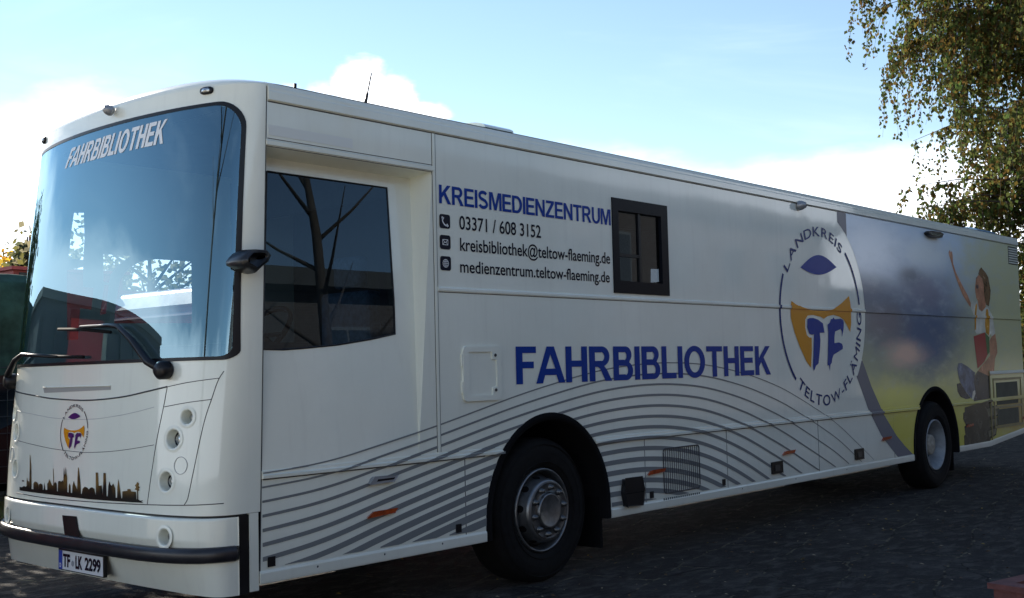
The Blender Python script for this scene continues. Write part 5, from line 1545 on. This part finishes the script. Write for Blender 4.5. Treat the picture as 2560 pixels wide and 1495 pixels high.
# school building behind the camera: it shows in the bus windows
sb = empty('brick_building', (0, -14, 0)); tag(sb, 'brown brick building with white framed windows facing the bus, seen only as a reflection', 'building')
def brick_material():
    m = bpy.data.materials.new('brown_brick'); m.use_nodes = True; t = m.node_tree; b_ = t.nodes['Principled BSDF']
    tcn = N(t, 'ShaderNodeTexCoord'); mp = N(t, 'ShaderNodeMapping'); L(t, tcn.outputs['Object'], mp.inputs['Vector']); mp.inputs['Rotation'].default_value = (R(90), 0, 0)
    br = N(t, 'ShaderNodeTexBrick'); L(t, mp.outputs[0], br.inputs['Vector']); br.inputs['Scale'].default_value = 4
    br.inputs['Color1'].default_value = (.070, .054, .050, 1); br.inputs['Color2'].default_value = (.095, .075, .068, 1); br.inputs['Mortar'].default_value = (.12, .12, .12, 1)
    L(t, br.outputs['Color'], b_.inputs['Base Color']); b_.inputs['Roughness'].default_value = .9; return m
g = MB(); g.box(-14, 36, -8, 0, 0, 6.2); g.build('wall', brick_material(), sb)
g = MB(); g.box(-14.4, 36.4, -8.4, .5, 6.2, 6.6); g.build('roof', mat('roof_felt', (.06, .06, .06), .9), sb)
for i in range(15):
    x = -12.5 + i * 3.2
    for z in (.9, 3.9):
        g = MB(); g.box(x - .7, x + .7, .0, .06, z, z + 1.5); w_ = g.build('window', mat('window_white', (.13, .135, .14), .5), sb)
        g = MB(); g.box(x - .63, x - .03, .06, .07, z + .08, z + 1.42); g.box(x + .03, x + .63, .06, .07, z + .08, z + 1.42); g.build('pane', mat('house_glass', (.03, .035, .04), .1), w_)

r4 = copy_tree(bt_); r4.location = (10.2, -11.2, 0); r4.rotation_euler = (0, 0, 1.0)
r4['label'] = 'bare tree before the brick building, mirrored in the cab side window'
r4['group'] = bt_['group'] = 'bare trees around the yard'
gr_ = empty('low_garage', (70, -16, 0)); tag(gr_, 'long low grey garage past the brick building, mirrored in the mural', 'garage')
g = MB(); g.box(-33, 33, -6, 0, 0, 4.4); g.build('wall', mat('garage_render', (.22, .22, .20), .8, var=.15), gr_)
g = MB(); g.box(-33.2, 33.2, -6.2, .3, 4.4, 4.6); g.build('roof', MATS['roof_felt'], gr_)
b3 = copy_tree(bt); b3.location = (50, -12.5, 0); b3.rotation_euler = (0, 0, R(250))
b3['label'] = 'third weeping birch by the low grey garage, mirrored in the mural side of the bus'
b3['group'] = 'birches around the yard'
ct = empty('shade_container', (-2.3, 5.1, 0)); tag(ct, 'dark steel container added ahead of the bus to shade the ground, mirrored low in the windscreen', 'container')  # unseen container added to block sun from the ground by the front
g = MB(); g.box(-1.4, 1.4, -1.1, 1.1, .12, 2.35); g.build('body', mat('container_grey', (.05, .055, .06), .5, var=.3, vscale=3), ct)
g = MB()
for k in range(9): g.box(-1.33 + k * .31, -1.19 + k * .31, -1.135, -1.1, .25, 2.2)
g.build('ribs', MATS['container_grey'], ct)
g = MB(); g.box(-1.45, 1.45, -1.15, 1.15, 2.35, 2.43); g.build('lid', mat('container_lid', (.16, .17, .16), .5), ct)

# red brown timber box at the near right
pc_ = PZ(2484, 1472, .45)
pb = empty('planter_box', (pc_.x, pc_.y, 0), R(-12)); tag(pb, 'red brown timber box with an open top, cut off at the lower right', 'planter')
RW = mat('red_timber', (.13, .045, .04), .8, var=.3, vscale=14, bump=.4)
for nm, a in (('side_board', (0, .035, -1.2, 0, 0, .45)), ('side_board', (.035, 1.2, -.035, 0, 0, .45)), ('rim_board', (-.02, .07, -1.2, .02, .452, .478)), ('rim_board', (.07, 1.2, -.07, .02, .452, .478))):
    g = MB(); g.box(*a); g.build(nm, RW, pb)
g = MB(); g.box(.036, 1.2, -1.2, -.036, .05, .25); g.build('soil', mat('soil_dark', (.015, .012, .01), .95, var=.4), pb)
